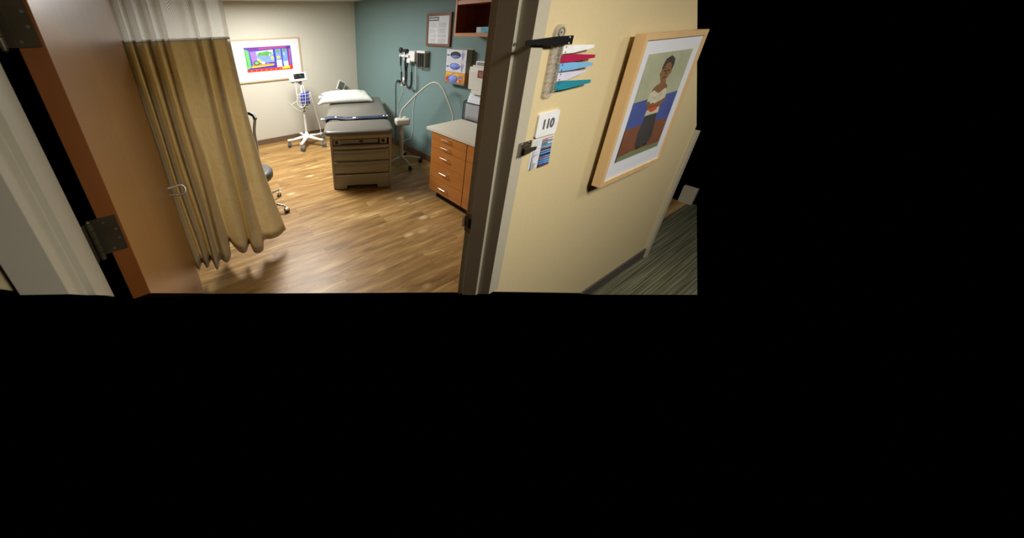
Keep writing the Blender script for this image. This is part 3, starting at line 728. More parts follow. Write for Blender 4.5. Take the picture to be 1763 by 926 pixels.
m = L_(); m.prism([(0.034, 0.012), (0.177, 0.012), (0.177, 0.062), (0.581, 0.062), (0.581, 0.012), (W_ - 0.034, 0.012), (W_ - 0.034, 0.212), (0.034, 0.212)], (0, 0.006, 0), (1, 0, 0), (0, 0, 1), (0, -0.030, 0))
o = obj('kick_panel', m, M['tablebody'], tb)
m = L_(); m.bb(0.04, W_ - 0.04, -0.026, -0.010, 0.205, 0.214, bev=0.003); obj('panel_edge', m, M['nickel'], o)
m = L_(); m.bb(0.05, W_ - 0.05, 0.10, 1.15, 0.0, 0.078)  # base block, near-black to paint the shade behind the kick notch
obj('base_shade_fill', m, M['dark'], tb)
def pad(x0, x1, y0, y1, z0, z1, rc=0.09, e=0.036):
    m = L_(); ly = []
    for k in range(6):
        a = PI / 2 * k / 5; ly.append((e * (1 - math.sin(a)), z0 + e * (1 - math.cos(a)) * 0.9))
    for k in range(6):
        a = PI / 2 * k / 5; ly.append((e * 1.4 * (1 - math.cos(a)), z1 - e * 1.0 * (1 - math.sin(a))))
    ly += [(0.10, z1 + 0.004), (0.2, z1 + 0.006)]
    m.slab(x0, x1, y0, y1, rc, ly); return m
obj('foot_pad', pad(-0.070, 0.790, -0.055, 0.452, 0.742, 0.812), M['vinyl'], tb, angle=60)
obj('main_pad', pad(-0.085, 0.785, 0.462, 1.90, 0.745, 0.822, rc=0.07), M['vinyl'], tb, angle=60)
m = L_(); m.bb(0.06, W_ - 0.06, 1.25, 1.86, 0.70, 0.745, bev=0.01); obj('backrest_frame', m, M['tabletrim'], tb)
m = L_(); m.cyl((-0.086, 0.56, 0.80), (-0.125, 0.56, 0.80), 0.014); m.ball((-0.13, 0.56, 0.80), 0.02)
o = obj('knob', m, M['offwhite'], tb); o['label'] = 'small cream knob'

# strap lying across the table
st = thing('positioning_strap', 'navy webbing strap with white markings laid across the exam table pad', 'strap', tuple(TB_M @ Vector((0.35, 0.5, 0.825))), TA)
m = MB(); m.mi = 0
ys = lambda u: 0.470 + 0.026 * math.sin(u * 9) - 0.03 * u
def strap_pt(u, v):
    x = -0.10 + 0.895 * u; z = 0.833 + 0.006 * math.sin(u * 14)
    e = max(0, abs(u - 0.5) - 0.485) / 0.015
    return TB_M @ Vector((x, ys(u) + 0.078 * (v - 0.5) + 0.02, z - 0.006 - 0.05 * e + 0.012 * (v)))
m.grid(strap_pt, 60, 3)
obj('webbing', m, M['navy'], st, solid=0.004, angle=60)
for u0, u1 in ((0.17, 0.20), (0.44, 0.49), (0.905, 0.925), (0.955, 0.975)):
    m = MB(); m.grid(lambda u, v: strap_pt(u0 + (u1 - u0) * u, 0.3 + 0.4 * v) + Vector((0, 0, 0.0045)), 2, 2)
    obj('marking', m, M['white'], st, solid=0.001)
m = MB(); m.box(tuple(strap_pt(0.33, 0.5) + Vector((0, 0, 0.006))), (0.05, 0.045, 0.008), rz=TA, bev=0.002)
obj('buckle', m, M['steel'], st)

# pillow: open case end on the left
pl = thing('pillow', 'white pillow in a loose pillowcase on the head end of the exam table', 'pillow', tuple(TB_M @ Vector((0.2, 1.6, 0.83))), TA)
PT = TB_M @ Matrix.Translation((0.185, 1.605, 0.826)) @ Matrix.Rotation(0.075, 4, 'Z')
def pil(sgn):
    def fn(u, v):
        a = u * 2 - 1; b = v * 2 - 1
        hx = 0.445; hy = 0.250
        pin = 1 - 0.10 * (1 - abs(b) ** 2) * (abs(a) ** 4 if a > 0 else abs(a) ** 4 * 1.6)
        px = a * hx * pin; py = b * hy * (1 - 0.07 * (1 - abs(a) ** 2) * abs(b) ** 4)
        prof = (max(0, 1 - abs(b) ** 2.6)) ** 0.62
        if a > 0: th = prof * max(0, 1 - abs(a) ** 3.4) ** 0.6
        else: th = prof * (1 - 0.42 * abs(a) ** 3)
        top = 0.120 * th; bot = 0.045 * th
        z = 0.048 + (top if sgn > 0 else -bot)
        wr = 0.006 * math.sin(11 * a + 6 * b) * math.sin(5 * b - 4 * a) * th + 0.004 * math.sin(23 * a - 9 * b) * th
        lift = 0.020 * max(0, -a) ** 3 * (b > 0) * b
        sag = -0.020 * (max(0, abs(a) - 0.75) / 0.25) ** 2 - 0.026 * (max(0, abs(b) - 0.8) / 0.2) ** 2
        return PT @ Vector((px, py, max(0.002, z + (wr if sgn > 0 else 0) + lift + sag * (1 if sgn > 0 else 1.0))))
    return fn
m = MB(); m.grid(pil(1), 44, 28); m.grid(pil(-1), 44, 28, flip=True); bmesh.ops.remove_doubles(m.bm, verts=m.bm.verts[:], dist=0.0008); m.keep = True
obj('pillowcase', m, M['pillow'], pl, angle=180, solid=0.002)
m = MB()
m.grid(lambda u, v: PT @ Vector((-0.385 - 0.070 * u, -0.235 + 0.12 * v + 0.03 * u, 0.010 + 0.012 * math.sin(PI * v) * (1 - u * 0.3) + 0.004 * u)), 4, 6)
obj('case_flap', m, M['pillow'], pl, angle=180, solid=0.003); m = MB()
m.grid(lambda u, v: PT @ Vector((-0.385 - 0.060 * u, 0.05 + 0.16 * v, 0.070 + 0.02 * math.sin(PI * v) - 0.014 * u)), 4, 6)
obj('case_flap', m, M['pillow'], pl, angle=180, solid=0.003)

# ------------------------------------------------------------------ vital signs monitor on its stand
SC = Vector((1.70, 5.38, 0))
vs = thing('monitor_stand', 'white five-legged rolling stand with wire basket beside the exam table', 'rolling stand', tuple(SC))
mf, mw = MB(), MB()
for k, a in enumerate((-126, -54, 18, 90, 172)):
    a = math.radians(a); d = Vector((math.cos(a), math.sin(a), 0)); s = Vector((-d.y, d.x, 0))
    m = MB(); P = [SC + d * 0.0 + Vector((0, 0, 0.165)), SC + d * 0.10 + Vector((0, 0, 0.160)), SC + d * 0.24 + Vector((0, 0, 0.142)), SC + d * 0.350 + Vector((0, 0, 0.140))]
    Wd = [0.046, 0.040, 0.030, 0.034]; Hh = [0.032, 0.028, 0.019, 0.017]; rings = []
    for p, wd, hh in zip(P, Wd, Hh):
        rings.append([m.bm.verts.new(p + s * wd * math.cos(q) + Vector((0, 0, hh * math.sin(q)))) for q in [2 * PI * i / 10 for i in range(10)]])
    for A, B in zip(rings, rings[1:]):
        for i in range(10): m.bm.faces.new((A[i], A[(i + 1) % 10], B[(i + 1) % 10], B[i]))
    m.bm.faces.new(rings[0][::-1]); m.bm.faces.new(rings[-1])
    lg = obj('leg', m, M['white'], vs, angle=70)
    f_, w2 = MB(), MB(); caster(f_, w2, tuple(SC + d * 0.33), math.radians(-60 + 30 * k), 0.043)
    o = obj('caster', w2, M['grey'], lg); 
    obj('caster_fork', f_, flat('caster_grey', 120, 122, 122), lg)
m = MB(); m.lathe([(0.060, 0.135), (0.058, 0.180), (0.034, 0.225), (0.024, 0.255)], (SC.x, SC.y, 0)); obj('hub', m, M['white'], vs, angle=60)
m = MB(); m.cyl((SC.x, SC.y, 0.20), (SC.x, SC.y, 1.18), 0.019, n=20); obj('pole', m, M['white'], vs)
m = MB(); m.cyl((SC.x, SC.y, 0.69), (SC.x, SC.y, 0.72), 0.030, n=18); obj('clamp', m, M['grey'], vs); m = MB(); m.cyl((SC.x, SC.y, 0.60), (SC.x, SC.y, 0.64), 0.024, n=18); m.box((SC.x + 0.03, SC.y - 0.02, 0.62), (0.012, 0.012, 0.02)); obj('clamp', m, M['grey'], vs)
BC = Vector((1.705, 5.30, 0))
m = MB()
def ring(z, rx, ry, r=0.0028, dy=0.0): m.tube([(BC.x + rx * math.cos(a), BC.y + dy + ry * math.sin(a), z) for a in [2 * PI * i / 24 for i in range(24)]], r, n=6, closed=True)
for z, rx, ry in ((0.945, 0.130, 0.070), (0.89, 0.122, 0.067), (0.83, 0.114, 0.063), (0.775, 0.106, 0.059), (0.735, 0.098, 0.055)): ring(z, rx, ry, 0.0032 if z > .94 else 0.0022)
for i in range(16):
    a = 2 * PI * i / 16; m.tube([(BC.x + 0.130 * math.cos(a), BC.y + 0.070 * math.sin(a), 0.945), (BC.x + 0.098 * math.cos(a), BC.y + 0.055 * math.sin(a), 0.735), (BC.x, BC.y, 0.733)], 0.0020, n=5)
obj('basket', m, M['white'], vs, angle=60)
cf = thing('blood_pressure_cuff', 'blue fabric blood pressure cuff stuffed into the wire basket', 'blood pressure cuff', (1.72, 5.30, 0.745))
m = MB()
def cuff(u, v):
    a = u * 5.4; r = 0.034 + 0.046 * u + 0.006 * math.sin(v * 5 + u * 8)
    return Vector((1.722 + r * 1.15 * math.cos(a), 5.300 + r * 0.62 * math.sin(a), 0.760 + 0.215 * v - 0.03 * math.sin(a * 0.7)))
m.grid(cuff, 40, 8); obj('cuff_wrap', m, M['blue'], cf, solid=0.008, angle=60)
m = MB(); m.ball((1.716, 5.285, 0.790), 0.060, (1.15, 0.7, 0.8)); obj('bulb', m, M['blackrubber'], cf)
m = MB()
m.tube([(1.60, 5.34, 1.13), (1.585, 5.30, 1.02), (1.575, 5.26, 0.92), (1.56, 5.24, 0.80), (1.61, 5.23, 0.735), (1.68, 5.235, 0.76), (1.705, 5.225, 0.88), (1.70, 5.22, 0.99), (1.690, 5.27, 1.10)], 0.0055, n=8, sub=5)
m.tube([(1.575, 5.30, 0.84), (1.46, 5.30, 0.79), (1.43, 5.28, 0.83), (1.50, 5.27, 0.745), (1.60, 5.26, 0.67), (1.68, 5.28, 0.63), (1.74, 5.33, 0.66), (1.75, 5.33, 0.73)], 0.0045, n=8, sub=5)
o = obj('cuff_hose', m, M['offwhite']); tag(o, 'off-white coiled hose looping from the monitor around the wire basket', 'hose')
m = MB()
m.tube([(1.86, 5.48, 0.93), (1.90, 5.46, 0.80), (1.92, 5.42, 0.62), (1.945, 5.38, 0.42), (1.955, 5.34, 0.28), (1.93, 5.28, 0.17)], 0.0045, n=8, sub=5)
o = obj('power_cord', m, M['offwhite']); tag(o, 'thin cream cord hanging between the white stand and exam table', 'cord')
MC = Vector((1.652, 5.36, 1.213)); MR = Matrix.Rotation(0.10, 3, 'Z') @ Matrix.Rotation(-0.22, 3, 'X') @ Matrix.Rotation(0.0, 3, 'Y')
vm = thing('vital_signs_monitor', 'white vital signs monitor with dark screen on top of the rolling stand', 'medical monitor', tuple(MC))
def mp_(p): return MC + MR @ Vector(p)
m = MB(); m.box(tuple(MC), (0.290, 0.085, 0.140), rot=MR, bev=0.014, seg=3); hs = obj('housing', m, M['white'], vm)
m = MB(); m.box(tuple(mp_((0.005, -0.0415, 0.010))), (0.215, 0.006, 0.098), rot=MR, bev=0.002); obj('bezel', m, M['offwhite'], hs)
m = MB(); m.box(tuple(mp_((0.010, -0.0450, 0.012))), (0.190, 0.003, 0.082), rot=MR); sc_ = obj('screen', m, M['screen'], vm)
m = MB()
for x, z, wv in ((-0.06, 0.03, 0.03), (-0.05, 0.0, 0.02), (0.02, 0.035, 0.025), (0.03, 0.01, 0.03), (0.07, -0.012, 0.02)):
    m = MB(); m.box(tuple(mp_((x, -0.0470, z + 0.004))), (wv, 0.0006, 0.006), rot=MR)
    obj('readout', m, M['tabscreen'], sc_)
m = MB(); m.box(tuple(mp_((0.03, 0.02, -0.085))), (0.05, 0.05, 0.04), rot=MR, bev=0.006); obj('mount', m, M['grey'], vm)
m = MB(); m.box(tuple(mp_((-0.10, 0.0, -0.075))), (0.04, 0.04, 0.015), rot=MR, bev=0.003); obj('connector', m, M['grey'], vm); m = MB(); m.box(tuple(mp_((-0.03, 0.0, -0.075))), (0.03, 0.03, 0.014), rot=MR, bev=0.003); obj('connector', m, M['grey'], vm)

# small tilted display behind the pillow
tp = thing('tilted_display', 'small white-framed tilted screen on a black arm behind the pillow', 'display', (2.61, YB - 0.002, 0.80))
TC = Vector((2.605, 5.74, 0.918)); TR = Matrix.Rotation(0.52, 3, 'Y') @ Matrix.Rotation(-0.18, 3, 'X')
m = MB(); m.box(tuple(TC), (0.160, 0.022, 0.190), rot=TR, bev=0.009, seg=3); obj('housing', m, M['white'], tp)
m = MB(); m.box(tuple(TC + TR @ Vector((0, -0.0115, 0.002))), (0.118, 0.003, 0.150), rot=TR); obj('screen', m, M['tabscreen'], tp)
m = MB(); m.tube([tuple(TC + Vector((0, 0.012, -0.03))), (2.62, 5.80, 0.86), (2.64, 5.82, 0.82), (2.66, YB - 0.006, 0.815)], 0.010, n=8, sub=4); m.box((2.66, YB - 0.006, 0.815), (0.12, 0.010, 0.06), bev=0.003)
obj('arm', m, M['grey'], tp)

# ------------------------------------------------------------------ rolling stool
SO = Vector((0.40, 3.52, 0))
so = thing('rolling_stool', 'grey round stool with chrome star base half behind the curtain', 'stool', tuple(SO))
m = MB(); m.lathe([(0.150, 0.392), (0.205, 0.402), (0.222, 0.426), (0.222, 0.482), (0.210, 0.500), (0.170, 0.508), (0.02, 0.510)], (SO.x + 0.025, SO.y - 0.01, 0), n=40); o = obj('seat', m, mat('dark_grey_vinyl', srgb(88, 86, 84), 0.4), so, angle=60)
m = MB(); m.cyl((SO.x, SO.y, 0.14), (SO.x, SO.y, 0.43), 0.024, n=18); m.cyl((SO.x, SO.y, 0.09), (SO.x, SO.y, 0.26), 0.032, n=18); obj('gas_lift', m, M['chrome'], so)
for k in range(5):
    a = math.radians(30 - 72 * k); d = Vector((math.cos(a), math.sin(a), 0)); s = Vector((-d.y, d.x, 0)); m = MB(); rings = []
    for t_, z, wd, hh in ((0.0, 0.125, 0.028, 0.022), (0.12, 0.118, 0.022, 0.018), (0.30, 0.098, 0.015, 0.013), (0.375, 0.092, 0.013, 0.011)):
        p = SO + d * t_ + Vector((0, 0, z)); rings.append([m.bm.verts.new(p + s * wd * math.cos(q) + Vector((0, 0, hh * math.sin(q)))) for q in [2 * PI * i / 10 for i in range(10)]])
    for A, B in zip(rings, rings[1:]):
        for i in range(10): m.bm.faces.new((A[i], A[(i + 1) % 10], B[(i + 1) % 10], B[i]))
    m.bm.faces.new(rings[0][::-1]); m.bm.faces.new(rings[-1])
    lg = obj('leg', m, M['chrome'], so, angle=70)
    f_, w2 = MB(), MB(); caster(f_, w2, tuple(SO + d * 0.368), a + 0.9, 0.030); obj('caster', w2, M['black'], lg); obj('caster_fork', f_, M['chrome'], lg)
# tall curved arm with black grip beside the seat
m = MB(); m.tube([(0.44, 3.60, 0.44), (0.525, 3.66, 0.47), (0.548, 3.70, 0.56), (0.556, 3.71, 0.75), (0.558, 3.71, 0.88), (0.578, 3.71, 0.98), (0.588, 3.71, 1.03), (0.575, 3.71, 1.06)], 0.016, n=12, sub=5)
obj('back_tube', m, M['chrome'], so)
m = MB(); m.tube([(0.592, 3.66, 1.045), (0.580, 3.71, 1.080), (0.550, 3.74, 1.100), (0.51, 3.76, 1.112)], [0.016, 0.020, 0.020, 0.016], n=12); obj('grip', m, M['black'], so)

# ------------------------------------------------------------------ gooseneck exam lamp
LC = Vector((2.635, 3.735, 0))
el = thing('exam_lamp', 'cream gooseneck exam lamp on a rolling pole base between table and cabinet', 'lamp', tuple(LC))
for k in range(5):
    a = math.radians(-98 + 72 * k); 
    d = Vector((math.cos(a), math.sin(a), 0)); m = MB(); m.tube([tuple(LC + Vector((0, 0, 0.112))), tuple(LC + d * 0.14 + Vector((0, 0, 0.105))), tuple(LC + d * 0.295 + Vector((0, 0, 0.078)))], [0.020, 0.015, 0.011], n=8)
    lg = obj('leg', m, M['lampwhite'], el, angle=60)
    f_, w2 = MB(), MB(); caster(f_, w2, tuple(LC + d * 0.285), a - 0.4, 0.030); obj('caster', w2, M['blackrubber'], lg); obj('caster_fork', f_, M['blackrubber'], lg)
m = MB(); m.cyl((LC.x, LC.y, 0.09), (LC.x, LC.y, 0.61), 0.030, n=20); obj('pole', m, M['lampwhite'], el)
m = MB(); m.box((LC.x, LC.y - 0.01, 0.668), (0.215, 0.135, 0.105), rz=-0.35, bev=0.030, seg=4); hb = obj('housing', m, M['lampwhite'], el)
m = MB(); m.cyl((LC.x + 0.04, LC.y - 0.01, 0.715), (LC.x + 0.04, LC.y - 0.01, 0.732), 0.035, n=18); obj('switch', m, M['white'], hb)
m = MB()
gn = [(2.612, 3.745, 0.715), (2.622, 3.742, 0.79), (2.637, 3.708, 0.862), (2.656, 3.652, 0.925), (2.687, 3.56, 1.021), (2.716, 3.473, 1.108), (2.757, 3.348, 1.215), (2.784, 3.267, 1.262), (2.803, 3.21, 1.265), (2.82, 3.16, 1.243), (2.84, 3.099, 1.170), (2.862, 3.035, 1.048), (2.881, 2.978, 0.935), (2.889, 2.955, 0.870), (2.884, 2.955, 0.81), (2.870, 2.955, 0.76)]
m.tube(gn, 0.0115, n=12, sub=5); obj('gooseneck', m, M['lampwhite'], el)
m = MB(); m.lathe([(0.016, 0.06), (0.03, 0.04), (0.045, 0.0), (0.040, 0.0)], (2.866, 2.955, 0.70), n=20); obj('lamp_head', m, M['lampwhite'], el)

# ------------------------------------------------------------------ cords on the teal wall
ol = thing('wall_outlet', 'white wall outlet box under the hanging coiled cords', 'outlet', (XT, 4.255, 1.07))
m = MB(); m.bb(XT - 0.012, XT, 4.19, 4.325, 1.062, 1.200, bev=0.004); obj('cover_plate', m, M['white'], ol)
m = MB(); m.bb(XT - 0.045, XT - 0.012, 4.215, 4.285, 1.085, 1.165, bev=0.01); obj('adapter', m, M['offwhite'], ol)
m = MB(); m.tube([(2.99, 4.33, 1.135), (3.0, 4.40, 1.133), (3.018, 4.455, 1.10), (3.02, 4.472, 1.02), (3.022, 4.470, 0.8), (3.022, 4.467, 0.5), (3.02, 4.475, 0.25), (3.00, 4.42, 0.10), (2.98, 4.2, 0.012), (2.9, 4.05, 0.010)], 0.006, n=8, sub=5)
m.bb(2.975, 3.02, 4.325, 4.385, 1.118, 1.152, bev=0.008)
o = obj('black_power_cord', m, M['blackrubber']); tag(o, 'black cord and plug running down the teal wall from the outlet', 'cord')
m = MB(); m.tube([(3.0, 4.255, 1.09), (3.02, 4.272, 1.045), (3.025, 4.275, 0.97), (3.026, 4.318, 0.90), (3.026, 4.36, 0.82), (3.026, 4.41, 0.73), (3.026, 4.40, 0.60)], 0.0035, n=6, sub=5)
o = obj('short_white_cord', m, M['offwhite']); tag(o, 'thin white cord curling down below the outlet box', 'cord')
m = MB(); m.tube([(3.0, 3.955, 1.45), (3.026, 3.950, 1.38), (3.027, 3.935, 1.2), (3.027, 3.926, 1.006), (3.027, 3.96, 0.88), (3.026, 3.984, 0.75), (3.026, 3.986, 0.39), (3.02, 4.02, 0.26), (2.99, 4.08, 0.225), (2.90, 4.0, 0.26), (2.80, 3.88, 0.30), (2.66, 3.76, 0.33)], 0.0042, n=6, sub=5)
o = obj('long_white_cord', m, M['white']); tag(o, 'long white cord dropping from the wall instrument unit to the lamp pole', 'cord')

# ------------------------------------------------------------------ wall otoscope set
ot = thing('wall_instrument_unit', 'white wall unit holding two black-headed diagnostic handles with coiled cords', 'medical instrument', (XT, 4.02, 1.45))
m = MB(); m.bb(2.935, XT, 3.872, 4.150, 1.462, 1.612, bev=0.022); m.bb(2.905, 2.95, 3.98, 4.215, 1.520, 1.556, bev=0.010); m.bb(2.925, 3.0, 3.965, 4.11, 1.440, 1.50, bev=0.014)
obj('housing', m, M['white'], ot)
def handle(y, ztop, zneck, name):
    m = MB(); x = 2.915
    m.cyl((x, y, zneck - 0.02), (x, y, zneck - 0.10), 0.013, 0.015, n=14); m.cyl((x, y, zneck - 0.10), (x, y, zneck - 0.165), 0.015, 0.010, n=14)
    h = obj('handle', m, M['black'], ot)
    m = MB(); m.cyl((x, y, zneck - 0.025), (x, y, zneck + 0.018), 0.017, 0.012, n=14); obj('collar', m, M['nickel'], h)
    m = MB()
    if name == 0:
        m.ball((x, y, ztop - 0.032), 0.038, (0.8, 1.0, 1.0)); m.cyl((x, y, ztop - 0.05), (x, y, zneck + 0.012), 0.014, 0.009, n=12); m.bb(x - 0.02, x + 0.02, y - 0.022, y + 0.022, ztop - 0.02, ztop - 0.004, bev=0.004)
    else:
        m.cyl((x, y + 0.045, ztop - 0.024), (x, y - 0.045, ztop - 0.024), 0.022, 0.029, n=16); m.cyl((x, y, ztop - 0.03), (x, y, zneck + 0.012), 0.015, 0.009, n=12)
    obj('instrument_head', m, M['black'], h)
    return x
hx = handle(4.178, 1.648, 1.556, 0); handle(4.062, 1.632, 1.545, 1)
m = MB()
def coil(pts, r=0.011): m.tube(pts, r, n=10, sub=8)
m.tube([(2.915, 4.178, 1.39), (2.93, 4.185, 1.335), (2.935, 4.186, 1.29)], 0.005, n=8, sub=4)
coil([(2.935, 4.186, 1.30), (2.94, 4.190, 1.22), (2.94, 4.182, 1.155), (2.94, 4.150, 1.115), (2.94, 4.110, 1.106), (2.94, 4.085, 1.13), (2.94, 4.064, 1.19), (2.94, 4.056, 1.28), (2.94, 4.060, 1.36), (2.945, 4.04, 1.46)], 0.013)
o = obj('coiled_cord', m, M['blackrubber'], ot)
m = MB()
coil([(2.915, 4.062, 1.385), (2.93, 4.070, 1.30), (2.93, 4.076, 1.20), (2.93, 4.060, 1.14), (2.93, 4.030, 1.105), (2.93, 3.992, 1.092), (2.93, 3.950, 1.105), (2.93, 3.922, 1.15), (2.93, 3.918, 1.22), (2.93, 3.925, 1.32)], 0.014)
m.tube([(2.93, 3.925, 1.31), (2.935, 3.93, 1.38), (2.95, 3.94, 1.48)], 0.005, n=8, sub=4)
obj('coiled_cord', m, M['blackrubber'], ot)

# specula dispenser
sd = thing('specula_dispenser', 'grey specula dispenser with a white cap and four dark tubes on the teal wall', 'dispenser', (XT, 3.745, 1.38))
m = MB(); m.bb(3.000, XT, 3.665, 3.835, 1.41, 1.590, bev=0.006); m.bb(2.955, XT, 3.658, 3.668, 1.40, 1.590, bev=0.002); m.bb(2.955, XT, 3.830, 3.840, 1.40, 1.590, bev=0.002); obj('back_case', m, flat('dispenser_grey', 128, 126, 114), sd)
m = MB(); m.bb(2.945, XT, 3.655, 3.840, 1.588, 1.622, bev=0.008); obj('cap', m, M['white'], sd)
for k in range(4):
    y = 3.818 - k * 0.043
    m = MB(); m.cyl((2.968, y, 1.588), (2.968, y, 1.425), 0.0135, n=14); m.cyl((2.968, y, 1.425), (2.968, y, 1.375), 0.012, 0.006, n=12); tbx = obj('tube', m, mat('smoky_plastic', (0.05, 0.05, 0.045), 0.25) if k == 0 else bpy.data.materials['smoky_plastic'], sd)
    m = MB(); m.cyl((2.968, y, 1.400), (2.968, y, 1.388), 0.0135, n=12); obj('tip_ring', m, M['chrome'], tbx)

# ------------------------------------------------------------------ glove boxes in their rack
GY0, GY1, GX0 = 3.198, 2.862, 2.930
rk = thing('glove_box_rack', 'clear rack on the teal wall holding three stacked glove boxes', 'rack', (XT, 3.03, 1.27))
m = MB(); m.bb(XT - 0.006, XT, GY1 - 0.006, GY0 + 0.006, 1.262, 1.672); m.bb(GX0 - 0.004, XT - 0.006, GY1 - 0.005, GY0 + 0.005, 1.262, 1.268); m.bb(GX0 - 0.006, GX0 - 0.003, GY1, GY0, 1.262, 1.284)
obj('bracket', m, M['steel'], rk)
def glove_box(z0, z1, label, fm, sm, kind):
    t = thing('glove_box', label, 'glove box', ((GX0 + XT) / 2, (GY0 + GY1) / 2, z0), group='glove boxes in the wall rack')
    m = MB(); m.bb(GX0, XT - 0.007, GY1, GY0, z0, z1, bev=0.0015)
    for f in m.bm.faces:
        if f.calc_center_median().x > GX0 + 0.01: f.material_index = 1
    c = obj('carton', m, [fm, sm], t, angle=30)
    o_ = Vector((GX0, GY0, z0)); ax = Vector((0, -1, 0)); up = Vector((0, 0, 1)); nz = Vector((-1, 0, 0)); h = z1 - z0
    hand = [(0.268, 0.012), (0.262, 0.045), (0.250, 0.062), (0.246, 0.080), (0.252, 0.082), (0.262, 0.070), (0.256, 0.112), (0.262, 0.114), (0.270, 0.078), (0.272, 0.118), (0.279, 0.118), (0.281, 0.078), (0.289, 0.114), (0.295, 0.112), (0.292, 0.074), (0.304, 0.096), (0.309, 0.092), (0.300, 0.058), (0.292, 0.040), (0.290, 0.012)]
    hand = [(a, b * h / 0.126) for a, b in hand]
    it = []
    if kind == 'o':
        pk = flat('pink_print', 216, 120, 96); yl = flat('carton_yellow', 232, 190, 70); bl = flat('carton_blue', 110, 120, 180); rd = flat('carton_red', 190, 70, 50)
        it += [(yl, rect(0.01, 0.12, h * 0.80, h * 0.93)), (rd, ell(0.04, 0.045, 0.035, 0.03)), (rd, ell(0.12, 0.028, 0.07, 0.018)), (yl, rect(0.215, 0.222, 0.01, h * 0.9)), (yl, ell(0.19, h * 0.78, 0.05, 0.014)),
               (bl, ell(0.25, 0.07, 0.018, 0.03)), (pk, ell(0.28, 0.06, 0.02, 0.022)), (rd, ell(0.265, 0.035, 0.02, 0.015)), (bl, ell(0.285, 0.085, 0.014, 0.016))]
    else:
        it += [(flat('print_violet', 150, 150, 196), hand), (M['violet'], rect(0.008, 0.052, h * 0.40, h * 0.55)), (M['lightink'], rect(0.015, 0.09, h * 0.80, h * 0.83)), (M['lightink'], rect(0.015, 0.08, h * 0.88, h * 0.905)), (M['ink'], rect(0.13, 0.152, h * 0.10, h * 0.14)), (M['ink'], rect(0.03, 0.045, h * 0.14, h * 0.17)), (M['lightink'], rect(0.06, 0.12, h * 0.14, h * 0.155))]
    layers(t, 'printing', o_, ax, up, nz, it, c)
    cx, cz = (0.155, h * 0.52) if kind != 'o' else (0.135, h * 0.42)
    m = MB(); m.prism(ell(cx, cz, 0.088, h * 0.31, 28), o_ + nz * 0.0008, ax, up, nz * 0.0012); obj('opening', m, M['black'] if kind == 'a' else M['violet'], t)
    m = MB(); 
    def gl(u, v):
        a = u * 2 * PI; r = v
        zc = {'a': h * 0.37, 'b': h * 0.52, 'o': h * 0.34}[kind]; rz_ = {'a': h * 0.13, 'b': h * 0.27, 'o': h * 0.40}[kind]; rx_ = {'a': 0.070, 'b': 0.080, 'o': 0.070}[kind]
        x = cx + 0.004 + rx_ * r * math.cos(a) * (1 + 0.06 * math.sin(3 * a)); z = zc + rz_ * r * math.sin(a) * (1 + 0.08 * math.cos(4 * a))
        if kind == 'a': z = min(z, h * 0.62)
        bulge = 0.020 * (1 - r * r) + 0.004 * math.sin(9 * a) * r * (1 - r)
        return o_ + ax * x + up * z + nz * (0.003 + bulge)
    m.grid(gl, 28, 6); bmesh.ops.remove_doubles(m.bm, verts=m.bm.verts[:], dist=0.0004)
    obj('glove', m, M['lavblue'], t, angle=80)
glove_box(1.269, 1.403, 'orange glove box with a blue glove hanging out, bottom of three', M['orange'], M['brownside'], 'o')
glove_box(1.404, 1.534, 'white glove box with lavender gloves filling its opening, middle of three', M['paper'], M['cardside'], 'b')
glove_box(1.535, 1.666, 'white glove box with a dark half-empty opening, top of three', M['paper'], M['cardside'], 'a')

# ------------------------------------------------------------------ sharps container
sh = thing('sharps_container', 'off-white sharps container with a red label on the teal wall', 'sharps container', (XT, 2.66, 1.19))
m = MB(); m.prism([(0, 0), (0.137, 0.0), (0.137, 0.256), (0.0, 0.256), (-0.006, 0.20)], (XT - 0.137, 2.765, 1.240), (1, 0, 0), (0, 0, 1), (0, -0.33, 0)); bmesh.ops.bevel(m.bm, geom=m.bm.edges[:], offset=0.006, segments=2, affect='EDGES', profile=0.5)
obj('cabinet', m, M['offwhite'], sh)
m = MB(); m.bb(2.905, XT, 2.46, 2.72, 1.19, 1.24, bev=0.006); obj('base_neck', m, M['offwhite'], sh)
m = MB(); m.bb(2.91, XT, 2.46, 2.735, 1.497, 1.512, bev=0.003); m.bb(2.92, XT, 2.48, 2.705, 1.512, 1.56, bev=0.012); obj('lid', m, M['white'], sh)
m = MB(); m.bb(2.914, 2.921, 2.52, 2.68, 1.520, 1.548, bev=0.002); obj('slot', m, M['cardside'], sh)
m = MB(); m.bb(2.8915, 2.8960, 2.50, 2.632, 1.385, 1.466); lb = obj('label', m, M['redlabel'], sh); lb['label'] = 'dark red warning label'
m = MB()
for k in range(4): m.bb(2.8905, 2.8915, 2.52, 2.605 + 0.005 * k, 1.400 + 0.014 * k, 1.405 + 0.014 * k)
obj('label_text', m, flat('label_pink', 190, 140, 130), lb)

